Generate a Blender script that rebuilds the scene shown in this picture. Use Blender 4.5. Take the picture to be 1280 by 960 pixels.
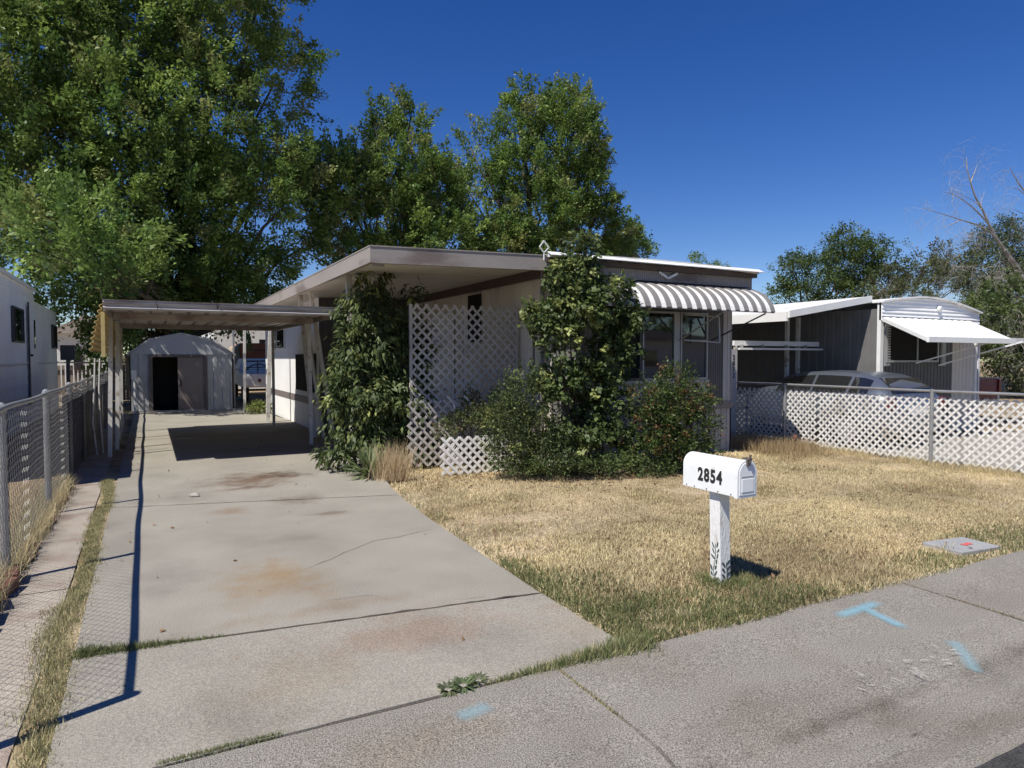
import bpy, bmesh, math, random
import numpy as np
from mathutils import Vector, Matrix, noise as mnoise
R = math.radians
random.seed(7); rng = np.random.default_rng(11)
scene = bpy.context.scene
for o in list(bpy.data.objects): bpy.data.objects.remove(o)
col = scene.collection

# ------------------------------------------------------------------ camera
F_PX, CX, CY, H = 850.0, 640.0, 480.0, 1.6
YAW = math.atan2(455, F_PX); PITCH = math.atan2(32, F_PX)
cam_d = bpy.data.cameras.new('camera'); cam = bpy.data.objects.new('camera', cam_d); col.objects.link(cam)
cam_d.sensor_width = 36; cam_d.lens = F_PX/1280*36; cam_d.clip_end = 2000; cam_d.clip_start = 0.05
cam.location = (0, 0, H); cam.rotation_euler = (R(90)-PITCH, 0, -YAW)
scene.camera = cam
# ------------------------------------------------------------------ light
SDX, SDY = 0.64, 0.27                       # travel of sunlight per metre of drop
sun_el = math.atan2(1, math.hypot(SDX, SDY)); sun_rot = math.atan2(-SDX, -SDY)
world = bpy.data.worlds.new('World'); scene.world = world; world.use_nodes = True
wn = world.node_tree.nodes; wl = world.node_tree.links
sky = wn.new('ShaderNodeTexSky'); sky.sky_type = 'NISHITA'; sky.sun_disc = False
sky.sun_elevation = sun_el; sky.sun_rotation = sun_rot
sky.air_density = 1.0; sky.dust_density = 0.0; sky.ozone_density = 2.2; sky.altitude = 1400
bg = wn['Background']; bg.inputs['Strength'].default_value = 0.09
hs_ = wn.new('ShaderNodeHueSaturation'); hs_.inputs['Saturation'].default_value = 1.36; hs_.inputs['Hue'].default_value = 0.518
wl.new(sky.outputs[0], hs_.inputs['Color']); wl.new(hs_.outputs[0], bg.inputs['Color'])
sd = bpy.data.lights.new('sun', 'SUN'); sd.energy = 5.0; sd.angle = R(0.5); sd.color = (1, 0.955, 0.88)
so = bpy.data.objects.new('sun', sd); col.objects.link(so); so.location = (-20, -8, 30)
so.rotation_euler = Vector((SDX, SDY, -1)).to_track_quat('-Z', 'Y').to_euler()
scene.view_settings.view_transform = 'Standard'; scene.view_settings.look = 'None'
scene.view_settings.exposure = 0.27; scene.view_settings.gamma = 1
scene.render.engine = 'CYCLES'

def P(x, y, Y):
    """point seen at photo position x, y standing at depth Y"""
    Fw = Vector((math.sin(YAW)*math.cos(PITCH), math.cos(YAW)*math.cos(PITCH), -math.sin(PITCH)))
    Rt = Vector((math.cos(YAW), -math.sin(YAW), 0)); Up = Rt.cross(Fw)
    d = Fw + Rt*((x-CX)/F_PX) + Up*((CY-y)/F_PX)
    t = Y/d.y
    return Vector((0, 0, H)) + d*t

# ------------------------------------------------------------------ materials
MATS = {}
def mat(name, c, rough=0.7, var=0.12, vscale=3.0, fine=0.0, fscale=60.0, bump=0.0, bscale=80.0, metal=0.0, spec=0.4, c2=None, c2amt=0.0, c2scale=2.0, transl=0.0, attr=False, stretch=None):
    m = bpy.data.materials.new(name); m.use_nodes = True; MATS[name] = m
    nt = m.node_tree; n = nt.nodes; l = nt.links; b = n['Principled BSDF']
    b.inputs['Roughness'].default_value = rough; b.inputs['Metallic'].default_value = metal
    b.inputs['Specular IOR Level'].default_value = spec
    tc = n.new('ShaderNodeTexCoord'); src = tc.outputs['Object']
    if stretch:
        mp = n.new('ShaderNodeMapping'); mp.inputs['Scale'].default_value = stretch; l.new(src, mp.inputs['Vector']); src = mp.outputs[0]
    if attr:
        a = n.new('ShaderNodeAttribute'); a.attribute_name = 'Col'; colr = a.outputs['Color']
    else:
        rgb = n.new('ShaderNodeRGB'); rgb.outputs[0].default_value = (*c, 1); colr = rgb.outputs[0]
    def noise(s, det=5):
        t = n.new('ShaderNodeTexNoise'); t.inputs['Scale'].default_value = s; t.inputs['Detail'].default_value = det
        l.new(src, t.inputs['Vector']); return t.outputs['Fac']
    def mul(colr, fac, amt):
        mr = n.new('ShaderNodeMapRange'); mr.inputs['From Min'].default_value = 0.3; mr.inputs['From Max'].default_value = 0.7
        mr.inputs['To Min'].default_value = 1-amt; mr.inputs['To Max'].default_value = 1+amt; l.new(fac, mr.inputs['Value'])
        v = n.new('ShaderNodeVectorMath'); v.operation = 'SCALE'; l.new(colr, v.inputs[0]); l.new(mr.outputs[0], v.inputs['Scale'])
        return v.outputs[0]
    if c2:
        mr = n.new('ShaderNodeMapRange'); mr.inputs['From Min'].default_value = 0.62-c2amt*0.4; mr.inputs['From Max'].default_value = 0.72-c2amt*0.2
        l.new(noise(c2scale, 8), mr.inputs['Value'])
        mx = n.new('ShaderNodeMix'); mx.data_type = 'RGBA'; l.new(mr.outputs[0], mx.inputs['Factor']); l.new(colr, mx.inputs[6]); mx.inputs[7].default_value = (*c2, 1)
        colr = mx.outputs[2]
    if var: colr = mul(colr, noise(vscale), var)
    if fine: colr = mul(colr, noise(fscale, 3), fine)
    l.new(colr, b.inputs['Base Color'])
    if bump:
        bp = n.new('ShaderNodeBump'); bp.inputs['Strength'].default_value = bump; bp.inputs['Distance'].default_value = 0.01
        l.new(noise(bscale, 4), bp.inputs['Height']); l.new(bp.outputs[0], b.inputs['Normal'])
    if transl:
        tr = n.new('ShaderNodeBsdfTranslucent'); l.new(colr, tr.inputs['Color'])
        ms = n.new('ShaderNodeMixShader'); ms.inputs[0].default_value = transl
        l.new(b.outputs[0], ms.inputs[1]); l.new(tr.outputs[0], ms.inputs[2]); l.new(ms.outputs[0], n['Material Output'].inputs['Surface'])
    return m
def add_spots(m, spots):
    """stains that belong to the surface itself: (x, y, rx, ry, colour, strength)"""
    nt = m.node_tree; n = nt.nodes; l = nt.links; b = n['Principled BSDF']
    cur = b.inputs['Base Color'].links[0].from_socket
    tc = n.new('ShaderNodeTexCoord')
    nz = n.new('ShaderNodeTexNoise'); nz.inputs['Scale'].default_value = 3.2; nz.inputs['Detail'].default_value = 9; nz.inputs['Roughness'].default_value = 0.68; l.new(tc.outputs['Object'], nz.inputs['Vector'])
    for (x, y, rx, ry, c, s) in spots:
        mp = n.new('ShaderNodeMapping'); mp.vector_type = 'TEXTURE'
        mp.inputs['Location'].default_value = (x, y, 0); mp.inputs['Scale'].default_value = (rx, ry, 1000)
        l.new(tc.outputs['Object'], mp.inputs['Vector'])
        ln = n.new('ShaderNodeVectorMath'); ln.operation = 'LENGTH'; l.new(mp.outputs[0], ln.inputs[0])
        ad = n.new('ShaderNodeMath'); ad.operation = 'MULTIPLY_ADD'; l.new(nz.outputs['Fac'], ad.inputs[0]); ad.inputs[1].default_value = 2.6; l.new(ln.outputs['Value'], ad.inputs[2])
        mr = n.new('ShaderNodeMapRange'); mr.interpolation_type = 'SMOOTHSTEP'
        mr.inputs['From Min'].default_value = 1.2; mr.inputs['From Max'].default_value = 2.3; mr.inputs['To Min'].default_value = s; mr.inputs['To Max'].default_value = 0
        l.new(ad.outputs[0], mr.inputs['Value'])
        mx = n.new('ShaderNodeMix'); mx.data_type = 'RGBA'; mx.blend_type = 'MULTIPLY'; l.new(mr.outputs[0], mx.inputs['Factor']); l.new(cur, mx.inputs[6]); mx.inputs[7].default_value = (*c, 1)
        cur = mx.outputs[2]
    l.new(cur, b.inputs['Base Color'])

M = {}
M['concrete'] = mat('drive_concrete', (.295, .272, .228), .9, .10, 1.3, .34, 130, .5, 220, spec=.2, c2=(.245, .225, .19), c2amt=.18, c2scale=.9)
add_spots(M['concrete'], [(1.2, 9.5, .8, .85, (.50, .36, .29), 1), (1.6, 9.75, .4, .4, (.42, .34, .28), .9), (1.0, 8.9, .5, .15, (.55, .42, .36), .8), (1.5, 7.9, .4, .35, (.55, .48, .42), .8), (1.62, 7.05, .35, .12, (.6, .52, .45), .8),
    (.75, 7.6, .25, .25, (.75, .58, .46), .7), (.8, 5.1, .5, .75, (.92, .70, .46), .8), (1.35, 3.75, .8, .45, (.95, .78, .70), .8), (.65, 3.5, .5, .5, (.92, .82, .72), .6), (1.0, 4.35, .9, .15, (.8, .68, .58), .7),
    (.1, 5.6, .35, .8, (.75, .72, .75), .6), (2.3, 3.4, .4, .5, (.95, .84, .75), .5), (1.1, 6.6, 1.1, 1.2, (.86, .84, .82), .5), (1.9, 12.5, 1.4, 1.2, (.5, .48, .46), .5), (.3, 3.2, .3, .8, (.82, .8, .78), .6)])
M['walk'] = mat('sidewalk_concrete', (.282, .260, .224), .92, .07, 1.8, .6, 140, 1.0, 170, spec=.2, c2=(.255, .228, .19), c2amt=.3, c2scale=1.5)
add_spots(M['walk'], [(2.6, 2.1, 1.2, .35, (.74, .71, .69), .6), (.8, 2.6, .9, .3, (.95, .86, .78), .7), (4.2, 1.95, 1.6, .12, (.74, .72, .70), .6), (1.6, 2.4, .3, .5, (.7, .67, .65), .4), (3.3, 1.66, 3.5, .13, (.80, .77, .74), .9), (2.9, 2.0, 2.6, .05, (.66, .64, .62), .9), (2.78, 1.72, .09, .03, (.35, .33, .31), 1), (3.0, 1.78, .06, .02, (.4, .38, .36), 1), (2.15, 1.72, .06, .03, (.45, .42, .40), 1), (4.9, 2.4, .5, .4, (.85, .8, .78), .6)])
M['pinkwalk'] = mat('old_walk_concrete', (.36, .315, .26), .92, .14, 2.5, .3, 120, .7, 150, spec=.2, c2=(.28, .22, .18), c2amt=.25, c2scale=3)
M['asphalt'] = mat('asphalt', (.06, .058, .055), .9, .2, 4, .7, 110, 1.0, 120, spec=.3)
M['dirt'] = mat('dry_soil', (.30, .225, .14), .95, .25, 1.2, .35, 30, 1.0, 40, spec=.1, c2=(.20, .15, .09), c2amt=.4, c2scale=1.2)
M['lawnsoil'] = mat('lawn_soil', (.40, .32, .21), .95, .25, 1.5, .4, 45, 1.0, 50, spec=.1, c2=(.18, .14, .07), c2amt=.45, c2scale=1.1)
M['blade'] = mat('grass_blade', (1, 1, 1), .75, 0, attr=True, spec=.2, transl=.25)
M['leaf'] = mat('leaf', (1, 1, 1), .5, 0, attr=True, spec=.35, transl=.36)
M['bark'] = mat('bark', (.10, .08, .06), .9, .3, 6, .3, 40, 1.0, 30, spec=.2)
M['deadwood'] = mat('dead_wood', (.36, .33, .30), .9, .25, 4, spec=.2)
M['white'] = mat('white_paint', (.74, .735, .71), .5, .06, 3, .03, 40, .15, 60, c2=(.6, .58, .53), c2amt=.05, c2scale=3)
M['boxwhite'] = mat('mailbox_enamel', (.80, .81, .80), .35, .03, 8, c2=(.62, .60, .55), c2amt=.02, c2scale=9)
M['postwhite'] = mat('peeling_white_paint', (.78, .77, .74), .75, .05, 5, c2=(.42, .36, .30), c2amt=.12, c2scale=14, stretch=(1, 1, .3), bump=.6, bscale=60)
M['lattice'] = mat('lattice_vinyl', (.78, .76, .72), .55, .08, 2.5, c2=(.60, .56, .50), c2amt=.12, c2scale=2)
M['lattice_old_shaded'] = mat('weathered_shaded_lattice', (.50, .465, .43), .7, .12, 3, c2=(.38, .35, .31), c2amt=.2, c2scale=2)  # aged lattice, base colour darkened to stand for porch shade
M['grey_siding'] = mat('light_grey_siding', (.42, .40, .385), .55, .07, 2, .04, 30, c2=(.33, .31, .29), c2amt=.12, c2scale=2, stretch=(1, 1, .4))
M['dark_siding'] = mat('shaded_dark_grey_siding', (.10, .095, .09), .55, .1, 3)
M['mid_siding'] = mat('mid_grey_siding', (.15, .145, .14), .55, .1, 3)
M['black_siding_and_shade'] = mat('almost_black_siding_and_shade', (.035, .033, .032), .55, .1, 3)
M['cream_siding'] = mat('cream_siding', (.60, .55, .48), .55, .08, 2, c2=(.48, .43, .36), c2amt=.1, c2scale=2, stretch=(1, 1, .4))
M['white_siding'] = mat('white_siding', (.84, .84, .82), .5, .05, 2, stretch=(1, 1, .4))
M['fascia'] = mat('taupe_fascia', (.31, .275, .245), .5, .1, 2, .05, 40, c2=(.19, .155, .135), c2amt=.15, c2scale=3, stretch=(.3, .3, 1))
M['brown'] = mat('brown_trim', (.075, .048, .038), .5, .12, 4)
M['taupe_trim'] = mat('mauve_trim', (.20, .165, .16), .5, .08, 4)
M['soffit'] = mat('soffit_metal', (.66, .62, .54), .45, .08, 1.5)
M['pan'] = mat('carport_pan', (.44, .38, .335), .4, .15, 2.5, c2=(.26, .20, .16), c2amt=.25, c2scale=2)
M['gutter'] = mat('weathered_gutter', (.42, .40, .385), .4, .15, 4, c2=(.24, .20, .18), c2amt=.3, c2scale=3, stretch=(.4, 1, 3))
M['roofwhite'] = mat('white_roof_coating', (.72, .71, .68), .6, .08, 1.5, c2=(.5, .48, .45), c2amt=.12, c2scale=2)
M['postmetal'] = mat('painted_steel_post', (.62, .60, .56), .45, .12, 4, c2=(.34, .27, .20), c2amt=.15, c2scale=7)
M['galv'] = mat('galvanised_steel', (.36, .36, .355), .42, .15, 6, .1, 60, metal=.55, spec=.5)
M['wire'] = mat('chain_link_wire', (.13, .13, .13), .45, .1, 6, metal=.5)
M['alu'] = mat('aluminium_frame', (.34, .34, .335), .4, .06, 5, metal=.3)
M['darkframe'] = mat('dark_window_frame', (.06, .055, .055), .4, .1, 5)
M['screen'] = mat('insect_screen', (.02, .02, .02), .8, .1, 5, spec=.1)
M['awn_grey'] = mat('awning_taupe', (.225, .212, .198), .45, .06, 4)
M['awn_white'] = mat('awning_white', (.80, .79, .75), .4, .04, 4)
M['yellow'] = mat('yellowed_fibreglass', (.62, .50, .22), .5, .12, 5, c2=(.42, .31, .12), c2amt=.15, c2scale=6, transl=.25)
M['purple'] = mat('purple_tarp', (.030, .022, .065), .8, .2, 3, bump=.6, bscale=8)
M['shed'] = mat('shed_steel', (.40, .405, .40), .4, .08, 2, c2=(.36, .35, .33), c2amt=.1, c2scale=3)
M['shedbrown'] = mat('shed_brown_steel', (.215, .18, .155), .5, .08, 3)
M['shedtrim'] = mat('shed_dark_trim', (.12, .10, .09), .5, .1, 3)
M['black'] = mat('black_plastic', (.02, .02, .02), .5, .1, 4)
M['numerals'] = mat('black_numeral', (.025, .023, .022), .5, 0)
M['vinepaint'] = mat('painted_green_leaves', (.06, .085, .075), .7, .1, 5)
M['brick'] = mat('red_brick', (.16, .075, .055), .9, .3, 8, .2, 60, .8, 60)
M['lidcon'] = mat('utility_lid_concrete', (.31, .31, .31), .85, .08, 5, .2, 150, .4, 150)
M['redpaint'] = mat('red_marking_paint', (.55, .10, .09), .8, .1, 20)
M['crack'] = mat('crack_dirt', (.075, .06, .045), .95, .3, 12)
M['rock'] = mat('pale_rock', (.42, .38, .32), .9, .2, 20, bump=.8, bscale=30)
M['carpaint'] = mat('silver_blue_car_paint', (.20, .225, .27), .28, .02, 2, metal=.7, spec=.6)
M['tyre'] = mat('tyre_rubber', (.025, .025, .025), .8, .1, 10)
M['rim'] = mat('alloy_rim', (.5, .5, .5), .3, .05, 5, metal=.8)
M['tail'] = mat('tail_light_red', (.14, .008, .01), .3, 0)
M['maroon'] = mat('maroon_paint', (.13, .012, .025), .4, .05, 4)
M['orange'] = mat('orange_brown_panel', (.42, .13, .06), .7, .12, 4)
M['tan'] = mat('tan_panel', (.40, .33, .24), .8, .12, 4)
M['wood'] = mat('weathered_wood', (.30, .24, .19), .85, .2, 4, stretch=(4, 4, .5), bump=.4)
M['rust'] = mat('rusted_steel', (.15, .09, .06), .8, .3, 6)
M['terracotta'] = mat('reddish_stone', (.35, .17, .12), .8, .15, 8)
def glassmat():
    m = bpy.data.materials.new('window_glass'); m.use_nodes = True; b = m.node_tree.nodes['Principled BSDF']
    b.inputs['Base Color'].default_value = (.012, .013, .014, 1); b.inputs['Roughness'].default_value = .03; b.inputs['IOR'].default_value = 1.6
    b.inputs['Specular IOR Level'].default_value = 1.0; return m
M['glass'] = glassmat()
def spraymat(name, c):
    m = bpy.data.materials.new(name); m.use_nodes = True; n = m.node_tree.nodes; l = m.node_tree.links; b = n['Principled BSDF']
    b.inputs['Base Color'].default_value = (*c, 1); b.inputs['Roughness'].default_value = .85
    a = n.new('ShaderNodeAttribute'); a.attribute_name = 'Col'
    tc = n.new('ShaderNodeTexCoord'); t = n.new('ShaderNodeTexNoise'); t.inputs['Scale'].default_value = 130; t.inputs['Detail'].default_value = 5; l.new(tc.outputs['Object'], t.inputs['Vector'])
    ad = n.new('ShaderNodeMath'); ad.operation = 'MULTIPLY_ADD'; l.new(t.outputs['Fac'], ad.inputs[0]); ad.inputs[1].default_value = 1.2; l.new(a.outputs['Fac'], ad.inputs[2])
    mr = n.new('ShaderNodeMapRange'); mr.inputs['From Min'].default_value = .75; mr.inputs['From Max'].default_value = 1.75; mr.inputs['To Max'].default_value = .8; l.new(ad.outputs[0], mr.inputs['Value'])
    l.new(mr.outputs[0], b.inputs['Alpha']); return m
M['blue'] = spraymat('blue_marking_paint', (.26, .50, .60))
M['chalk'] = spraymat('white_scrape', (.5, .47, .44))
M['bluefaint'] = spraymat('faded_blue_paint', (.30, .47, .52))
for n_ in M['bluefaint'].node_tree.nodes:
    if n_.type == 'MAP_RANGE': n_.inputs['To Max'].default_value = .62

# ------------------------------------------------------------------ mesh helpers
class MB:
    def __init__(s): s.v = []; s.f = []
    def add(s, vs, fs):
        k = len(s.v); s.v += [tuple(v) for v in vs]; s.f += [tuple(i+k for i in f) for f in fs]; return s
    def box(s, x0, x1, y0, y1, z0, z1):
        return s.add([(x0,y0,z0),(x1,y0,z0),(x1,y1,z0),(x0,y1,z0),(x0,y0,z1),(x1,y0,z1),(x1,y1,z1),(x0,y1,z1)],
                     [(0,3,2,1),(4,5,6,7),(0,1,5,4),(1,2,6,5),(2,3,7,6),(3,0,4,7)])
    def bar(s, a, b, w, t, up=(0, 0, 1)):
        a = Vector(a); b = Vector(b); d = (b-a).normalized(); up = Vector(up)
        if abs(d.dot(up)) > .98: up = Vector((1, 0, 0))
        x = d.cross(up).normalized()*w/2; y = x.cross(d).normalized()*t/2
        vs = [a-x-y, a+x-y, a+x+y, a-x+y, b-x-y, b+x-y, b+x+y, b-x+y]
        return s.add(vs, [(0,1,2,3),(7,6,5,4),(0,4,5,1),(1,5,6,2),(2,6,7,3),(3,7,4,0)])
    def tube(s, pts, r, n=8, cap=True):
        pts = [Vector(p) for p in pts]; rs = r if isinstance(r, (list, tuple)) else [r]*len(pts)
        k = len(s.v); last = None
        for i, p in enumerate(pts):
            d = (pts[min(i+1, len(pts)-1)]-pts[max(i-1, 0)]).normalized()
            if last is None: u = d.orthogonal().normalized()
            else:
                u = last-d*last.dot(d); u = u.normalized() if u.length > 1e-6 else d.orthogonal().normalized()
            last = u; w = d.cross(u)
            for j in range(n):
                a = 2*math.pi*j/n; s.v.append(tuple(p+(u*math.cos(a)+w*math.sin(a))*rs[i]))
        for i in range(len(pts)-1):
            for j in range(n):
                a = k+i*n+j; b = k+i*n+(j+1) % n; s.f.append((a, b, b+n, a+n))
        if cap:
            s.f.append(tuple(k+j for j in range(n))[::-1]); s.f.append(tuple(k+(len(pts)-1)*n+j for j in range(n)))
        return s
    def prism(s, poly, z0, z1):
        """vertical prism over an xy polygon (counter-clockwise)"""
        n = len(poly)
        return s.add([(x, y, z0) for x, y in poly]+[(x, y, z1) for x, y in poly], [tuple(range(n))[::-1], tuple(range(n, 2*n))]+[(i, (i+1) % n, n+(i+1) % n, n+i) for i in range(n)])
    def ext(s, poly, axis, a, b):
        """extrude a profile given in the plane across axis ('x': (y,z), 'y': (x,z))"""
        n = len(poly)
        f = (lambda t, p: (t, p[0], p[1])) if axis == 'x' else (lambda t, p: (p[0], t, p[1]))
        return s.add([f(a, p) for p in poly]+[f(b, p) for p in poly], [tuple(range(n)), tuple(range(n, 2*n))[::-1]]+[(i, n+i, n+(i+1) % n, (i+1) % n) for i in range(n)])
    def build(s, name, m, parent=None, smooth=False, bevel=0):
        me = bpy.data.meshes.new(name); me.from_pydata(s.v, [], s.f); me.update()
        bm = bmesh.new(); bm.from_mesh(me); bmesh.ops.recalc_face_normals(bm, faces=bm.faces); bm.to_mesh(me); bm.free()
        me.materials.append(m); o = bpy.data.objects.new(name, me); col.objects.link(o)
        if parent:
            o.parent = parent; o.matrix_parent_inverse = Matrix.Identity(4)
            off = parent_world(parent); 
            if off.length > 0: me.transform(Matrix.Translation(-off))
        if smooth:
            for p in me.polygons: p.use_smooth = True
        if bevel:
            bv = o.modifiers.new('bevel', 'BEVEL'); bv.width = bevel; bv.segments = 2; bv.limit_method = 'ANGLE'
        return o
def parent_world(o):
    v = Vector((0, 0, 0))
    while o: v += o.location; o = o.parent
    return v
def thing(name, label, cat, loc=(0, 0, 0), group=None, kind=None):
    o = bpy.data.objects.new(name, None); o.empty_display_size = .2; col.objects.link(o); o.location = loc
    return tag(o, label, cat, group, kind)
def tag(o, label=None, cat=None, group=None, kind=None):
    if label: o['label'] = label
    if cat: o['category'] = cat
    if group: o['group'] = group
    if kind: o['kind'] = kind
    return o
def np_mesh(name, verts, faces_n, nper, colors, m, parent=None):
    """verts (N,3), faces_n (F,nper) index array, colours per vertex"""
    me = bpy.data.meshes.new(name); nv = len(verts); nf = len(faces_n)
    me.vertices.add(nv); me.vertices.foreach_set('co', verts.astype(np.float32).ravel())
    me.loops.add(nf*nper); me.loops.foreach_set('vertex_index', faces_n.astype(np.int32).ravel())
    me.polygons.add(nf); me.polygons.foreach_set('loop_start', (np.arange(nf)*nper).astype(np.int32)); me.polygons.foreach_set('loop_total', np.full(nf, nper, np.int32))
    me.update(calc_edges=True)
    ca = me.color_attributes.new('Col', 'FLOAT_COLOR', 'POINT')
    c4 = np.ones((nv, 4), np.float32); c4[:, :3] = colors; ca.data.foreach_set('color', c4.ravel())
    me.materials.append(m); o = bpy.data.objects.new(name, me); col.objects.link(o)
    if parent:
        o.parent = parent; off = parent_world(parent)
        me.transform(Matrix.Translation(-off))
    return o
def ribs(L, pitch, depth, duty=.5, slope=.15):
    """profile (s, d) of a ribbed sheet"""
    out = []; s = 0
    while s < L-1e-6:
        a = [0, pitch*duty-pitch*slope, pitch*duty, pitch-pitch*slope]
        for t, d in zip(a, (0, 0, depth, depth)):
            if s+t <= L: out.append((s+t, d))
        s += pitch
    out.append((L, 0)); return out
def ribwall(mb, p0, p1, z0, z1, nrm, pitch=.1, depth=.008, th=.03, duty=.8, slope=.06):
    """ribbed vertical wall from p0 to p1 (xy) whose face looks along nrm (xy); z1 may be a function of 0..1"""
    p0 = Vector(p0); p1 = Vector(p1); nrm = Vector(nrm); L = (p1-p0).length; d = (p1-p0)/L
    pr = ribs(L, pitch, depth, duty, slope)
    zf = z1 if callable(z1) else (lambda t: z1)
    vs = []; fs = []
    for s_, dd in pr:
        q = p0+d*s_-nrm*dd; b = p0+d*s_-nrm*th
        zt = zf(s_/L)
        vs += [(q.x, q.y, z0), (q.x, q.y, zt), (b.x, b.y, zt), (b.x, b.y, z0)]
    for i in range(len(pr)-1):
        a = i*4
        fs += [(a, a+4, a+5, a+1), (a+1, a+5, a+6, a+2), (a+2, a+6, a+7, a+3)]
    fs += [(0, 1, 2, 3), tuple(len(vs)-4+i for i in (3, 2, 1, 0))]
    mb.add(vs, fs)
def lapwall(mb, p0, p1, z0, z1, nrm, pitch=.2, depth=.012, th=.03):
    """horizontal lap siding"""
    p0 = Vector(p0); p1 = Vector(p1); nrm = Vector(nrm); prof = []; z = z0
    while z < z1-1e-6:
        prof += [(depth, z), (0, min(z+pitch, z1))]; z += pitch
    vs = []; n = len(prof)
    for q in (p0, p1):
        for dd, z in prof: vs.append((*(q+nrm*dd), z))
        vs.append((*(q-nrm*th), z1)); vs.append((*(q-nrm*th), z0))
    N = n+2
    fs = [(i, i+1, N+i+1, N+i) for i in range(N-1)]+[tuple(range(N)), tuple(range(N, 2*N))[::-1], (N-1, 0, N, 2*N-1)]
    mb.add(vs, fs)
def lattice(mb, org, u, L, z0, z1, pitch=.15, w=.036, t=.006, nrm=None, zshift=0.0, keep=None, droop=0):
    """crossed diagonal strips filling a rectangle; org (x,y), u unit xy direction"""
    u = Vector(u).normalized(); n = Vector(nrm) if nrm else Vector((-u.y, u.x)); Hh = z1-z0
    for sgn, off in ((1, 0), (-1, t*1.15)):
        k = -int(Hh/pitch)-2
        while k*pitch < L+Hh+pitch:
            c = k*pitch+.013; k += 1
            # line: s = c + sgn*z ; z in 0..Hh
            if sgn > 0: za, zb = max(0, -c), min(Hh, L-c)
            else: za, zb = max(0, c-L), min(Hh, c)
            if zb-za < .03: continue
            if keep and not keep((c+sgn*(za+zb)/2)): continue
            def pt(z):
                s_ = c+sgn*z; q = Vector(org)+u*s_+n*off; return (q.x, q.y, z0+z+droop*math.sin(s_*2))
            mb.bar(pt(za), pt(zb), t, w, up=(n.x, n.y, 0)) if False else mb.bar(pt(za), pt(zb), w, t, up=(n.x, n.y, 0))

# ------------------------------------------------------------------ ground, drive, walk, street
g = MB(); g.add([(-400, -400, -.12), (400, -400, -.12), (400, 600, -.12), (-400, 600, -.12)], [(0, 1, 2, 3)])
tag(g.build('ground', M['dirt']), kind='structure')
def grid_sheet(name, x0, x1, y0, y1, step, m, zf, kind='structure'):
    nx = max(1, int((x1-x0)/step)); ny = max(1, int((y1-y0)/step)); vs = []; fs = []
    for j in range(ny+1):
        for i in range(nx+1):
            x = x0+(x1-x0)*i/nx; y = y0+(y1-y0)*j/ny; vs.append((x, y, zf(x, y)))
    for j in range(ny):
        for i in range(nx):
            a = j*(nx+1)+i; fs.append((a, a+1, a+nx+2, a+nx+1))
    mb = MB(); mb.add(vs, fs); o = mb.build(name, m, smooth=True); return tag(o, kind=kind)
LAWN_EDGE = [(2.32, 2.95), (2.33, 3.89), (2.39, 5.03), (2.45, 6.27), (2.56, 7.54), (2.70, 8.64), (2.98, 9.6), (3.25, 11.0)]
def lawn_left(y):
    for (xa, ya), (xb, yb) in zip(LAWN_EDGE, LAWN_EDGE[1:]):
        if y <= yb: return xa+(xb-xa)*max(0, (y-ya))/(yb-ya)
    return LAWN_EDGE[-1][0]
def lawn_z(x, y):
    if y > 8.4 and x < 5.3: return -.05-.02*min(1, (y-8.4)*4)*(1 if x < 3.3 or y > 9.8 else 0)+.02*(x > 3.3)*(y < 9.8)
    if x < lawn_left(y)+.04: return -.05
    return -.015+.018*mnoise.noise(Vector((x*.8, y*.8, 3)))+.008*mnoise.noise(Vector((x*4, y*4, 8)))+.012*min(1, max(0, (y-6)/4))
grid_sheet('lawn', 2.2, 10.9, 2.93, 16, .12, M['lawnsoil'], lawn_z)
grid_sheet('side_yard', -6.5, -.98, 2.0, 30, .2, M['dirt'], lambda x, y: -.03+.03*mnoise.noise(Vector((x, y, 5))))
# street
s = MB(); ex = [(-60+i*.1, 1.50+.02*mnoise.noise(Vector((i*.37, 0, 0)))+.012*mnoise.noise(Vector((i*1.3, 5, 0)))) for i in range(1400)]
s.add([(x, y, -.066) for x, y in ex]+[(x, -7, -.066) for x, y in ex], [(i, 1400+i, 1401+i, i+1) for i in range(1399)]); s.add([(x, y, -.066) for x, y in ex]+[(x, y-.01, -.12) for x, y in ex], [(i, i+1, 1401+i, 1400+i) for i in range(1399)])
tag(s.build('street', M['asphalt']), kind='structure')
grid_sheet('far_verge', -60, 80, -60, -7.0, 4, M['dirt'], lambda x, y: -.05)
# sidewalk slabs with rolled kerb and gutter
prof = [(2.94, 0.0), (2.30, -.008), (2.14, -.015), (2.05, -.042), (1.97, -.078), (1.91, -.094), (1.86, -.093), (1.76, -.084), (1.60, -.076), (1.50, -.070)]
xs = [-30, -12, -6.0, -3.6, -1.25, 1.84, 4.72, 7.6, 10.5, 13.4, 30, 60]
sw = MB()
for a, b in zip(xs, xs[1:]):
    pr = prof; n = len(pr); vs = []
    gx = .010
    cols = np.linspace(a+gx, b-gx, max(2, int((b-a)*3)))
    for x in cols:
        for i, (y, z) in enumerate(pr):
            yy = y+(.018*mnoise.noise(Vector((x*3, y*5, 1))) if i in (0, n-1) else 0)
            xx = x+(.012*mnoise.noise(Vector((y*5, x, 2))) if x in (cols[0], cols[-1]) else 0)
            vs.append((xx, yy, z))
        vs.append((x, 1.50, -.2)); vs.append((x, 2.94, -.2))
    N = n+2; fs = []
    for c in range(len(cols)-1):
        for i in range(N): fs.append((c*N+i, c*N+(i+1) % N, (c+1)*N+(i+1) % N, (c+1)*N+i))
    fs += [tuple(range(N)), tuple(range(len(vs)-N, len(vs)))[::-1]]
    sw.add(vs, fs)
tag(sw.build('sidewalk', M['walk']), kind='structure')
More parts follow.
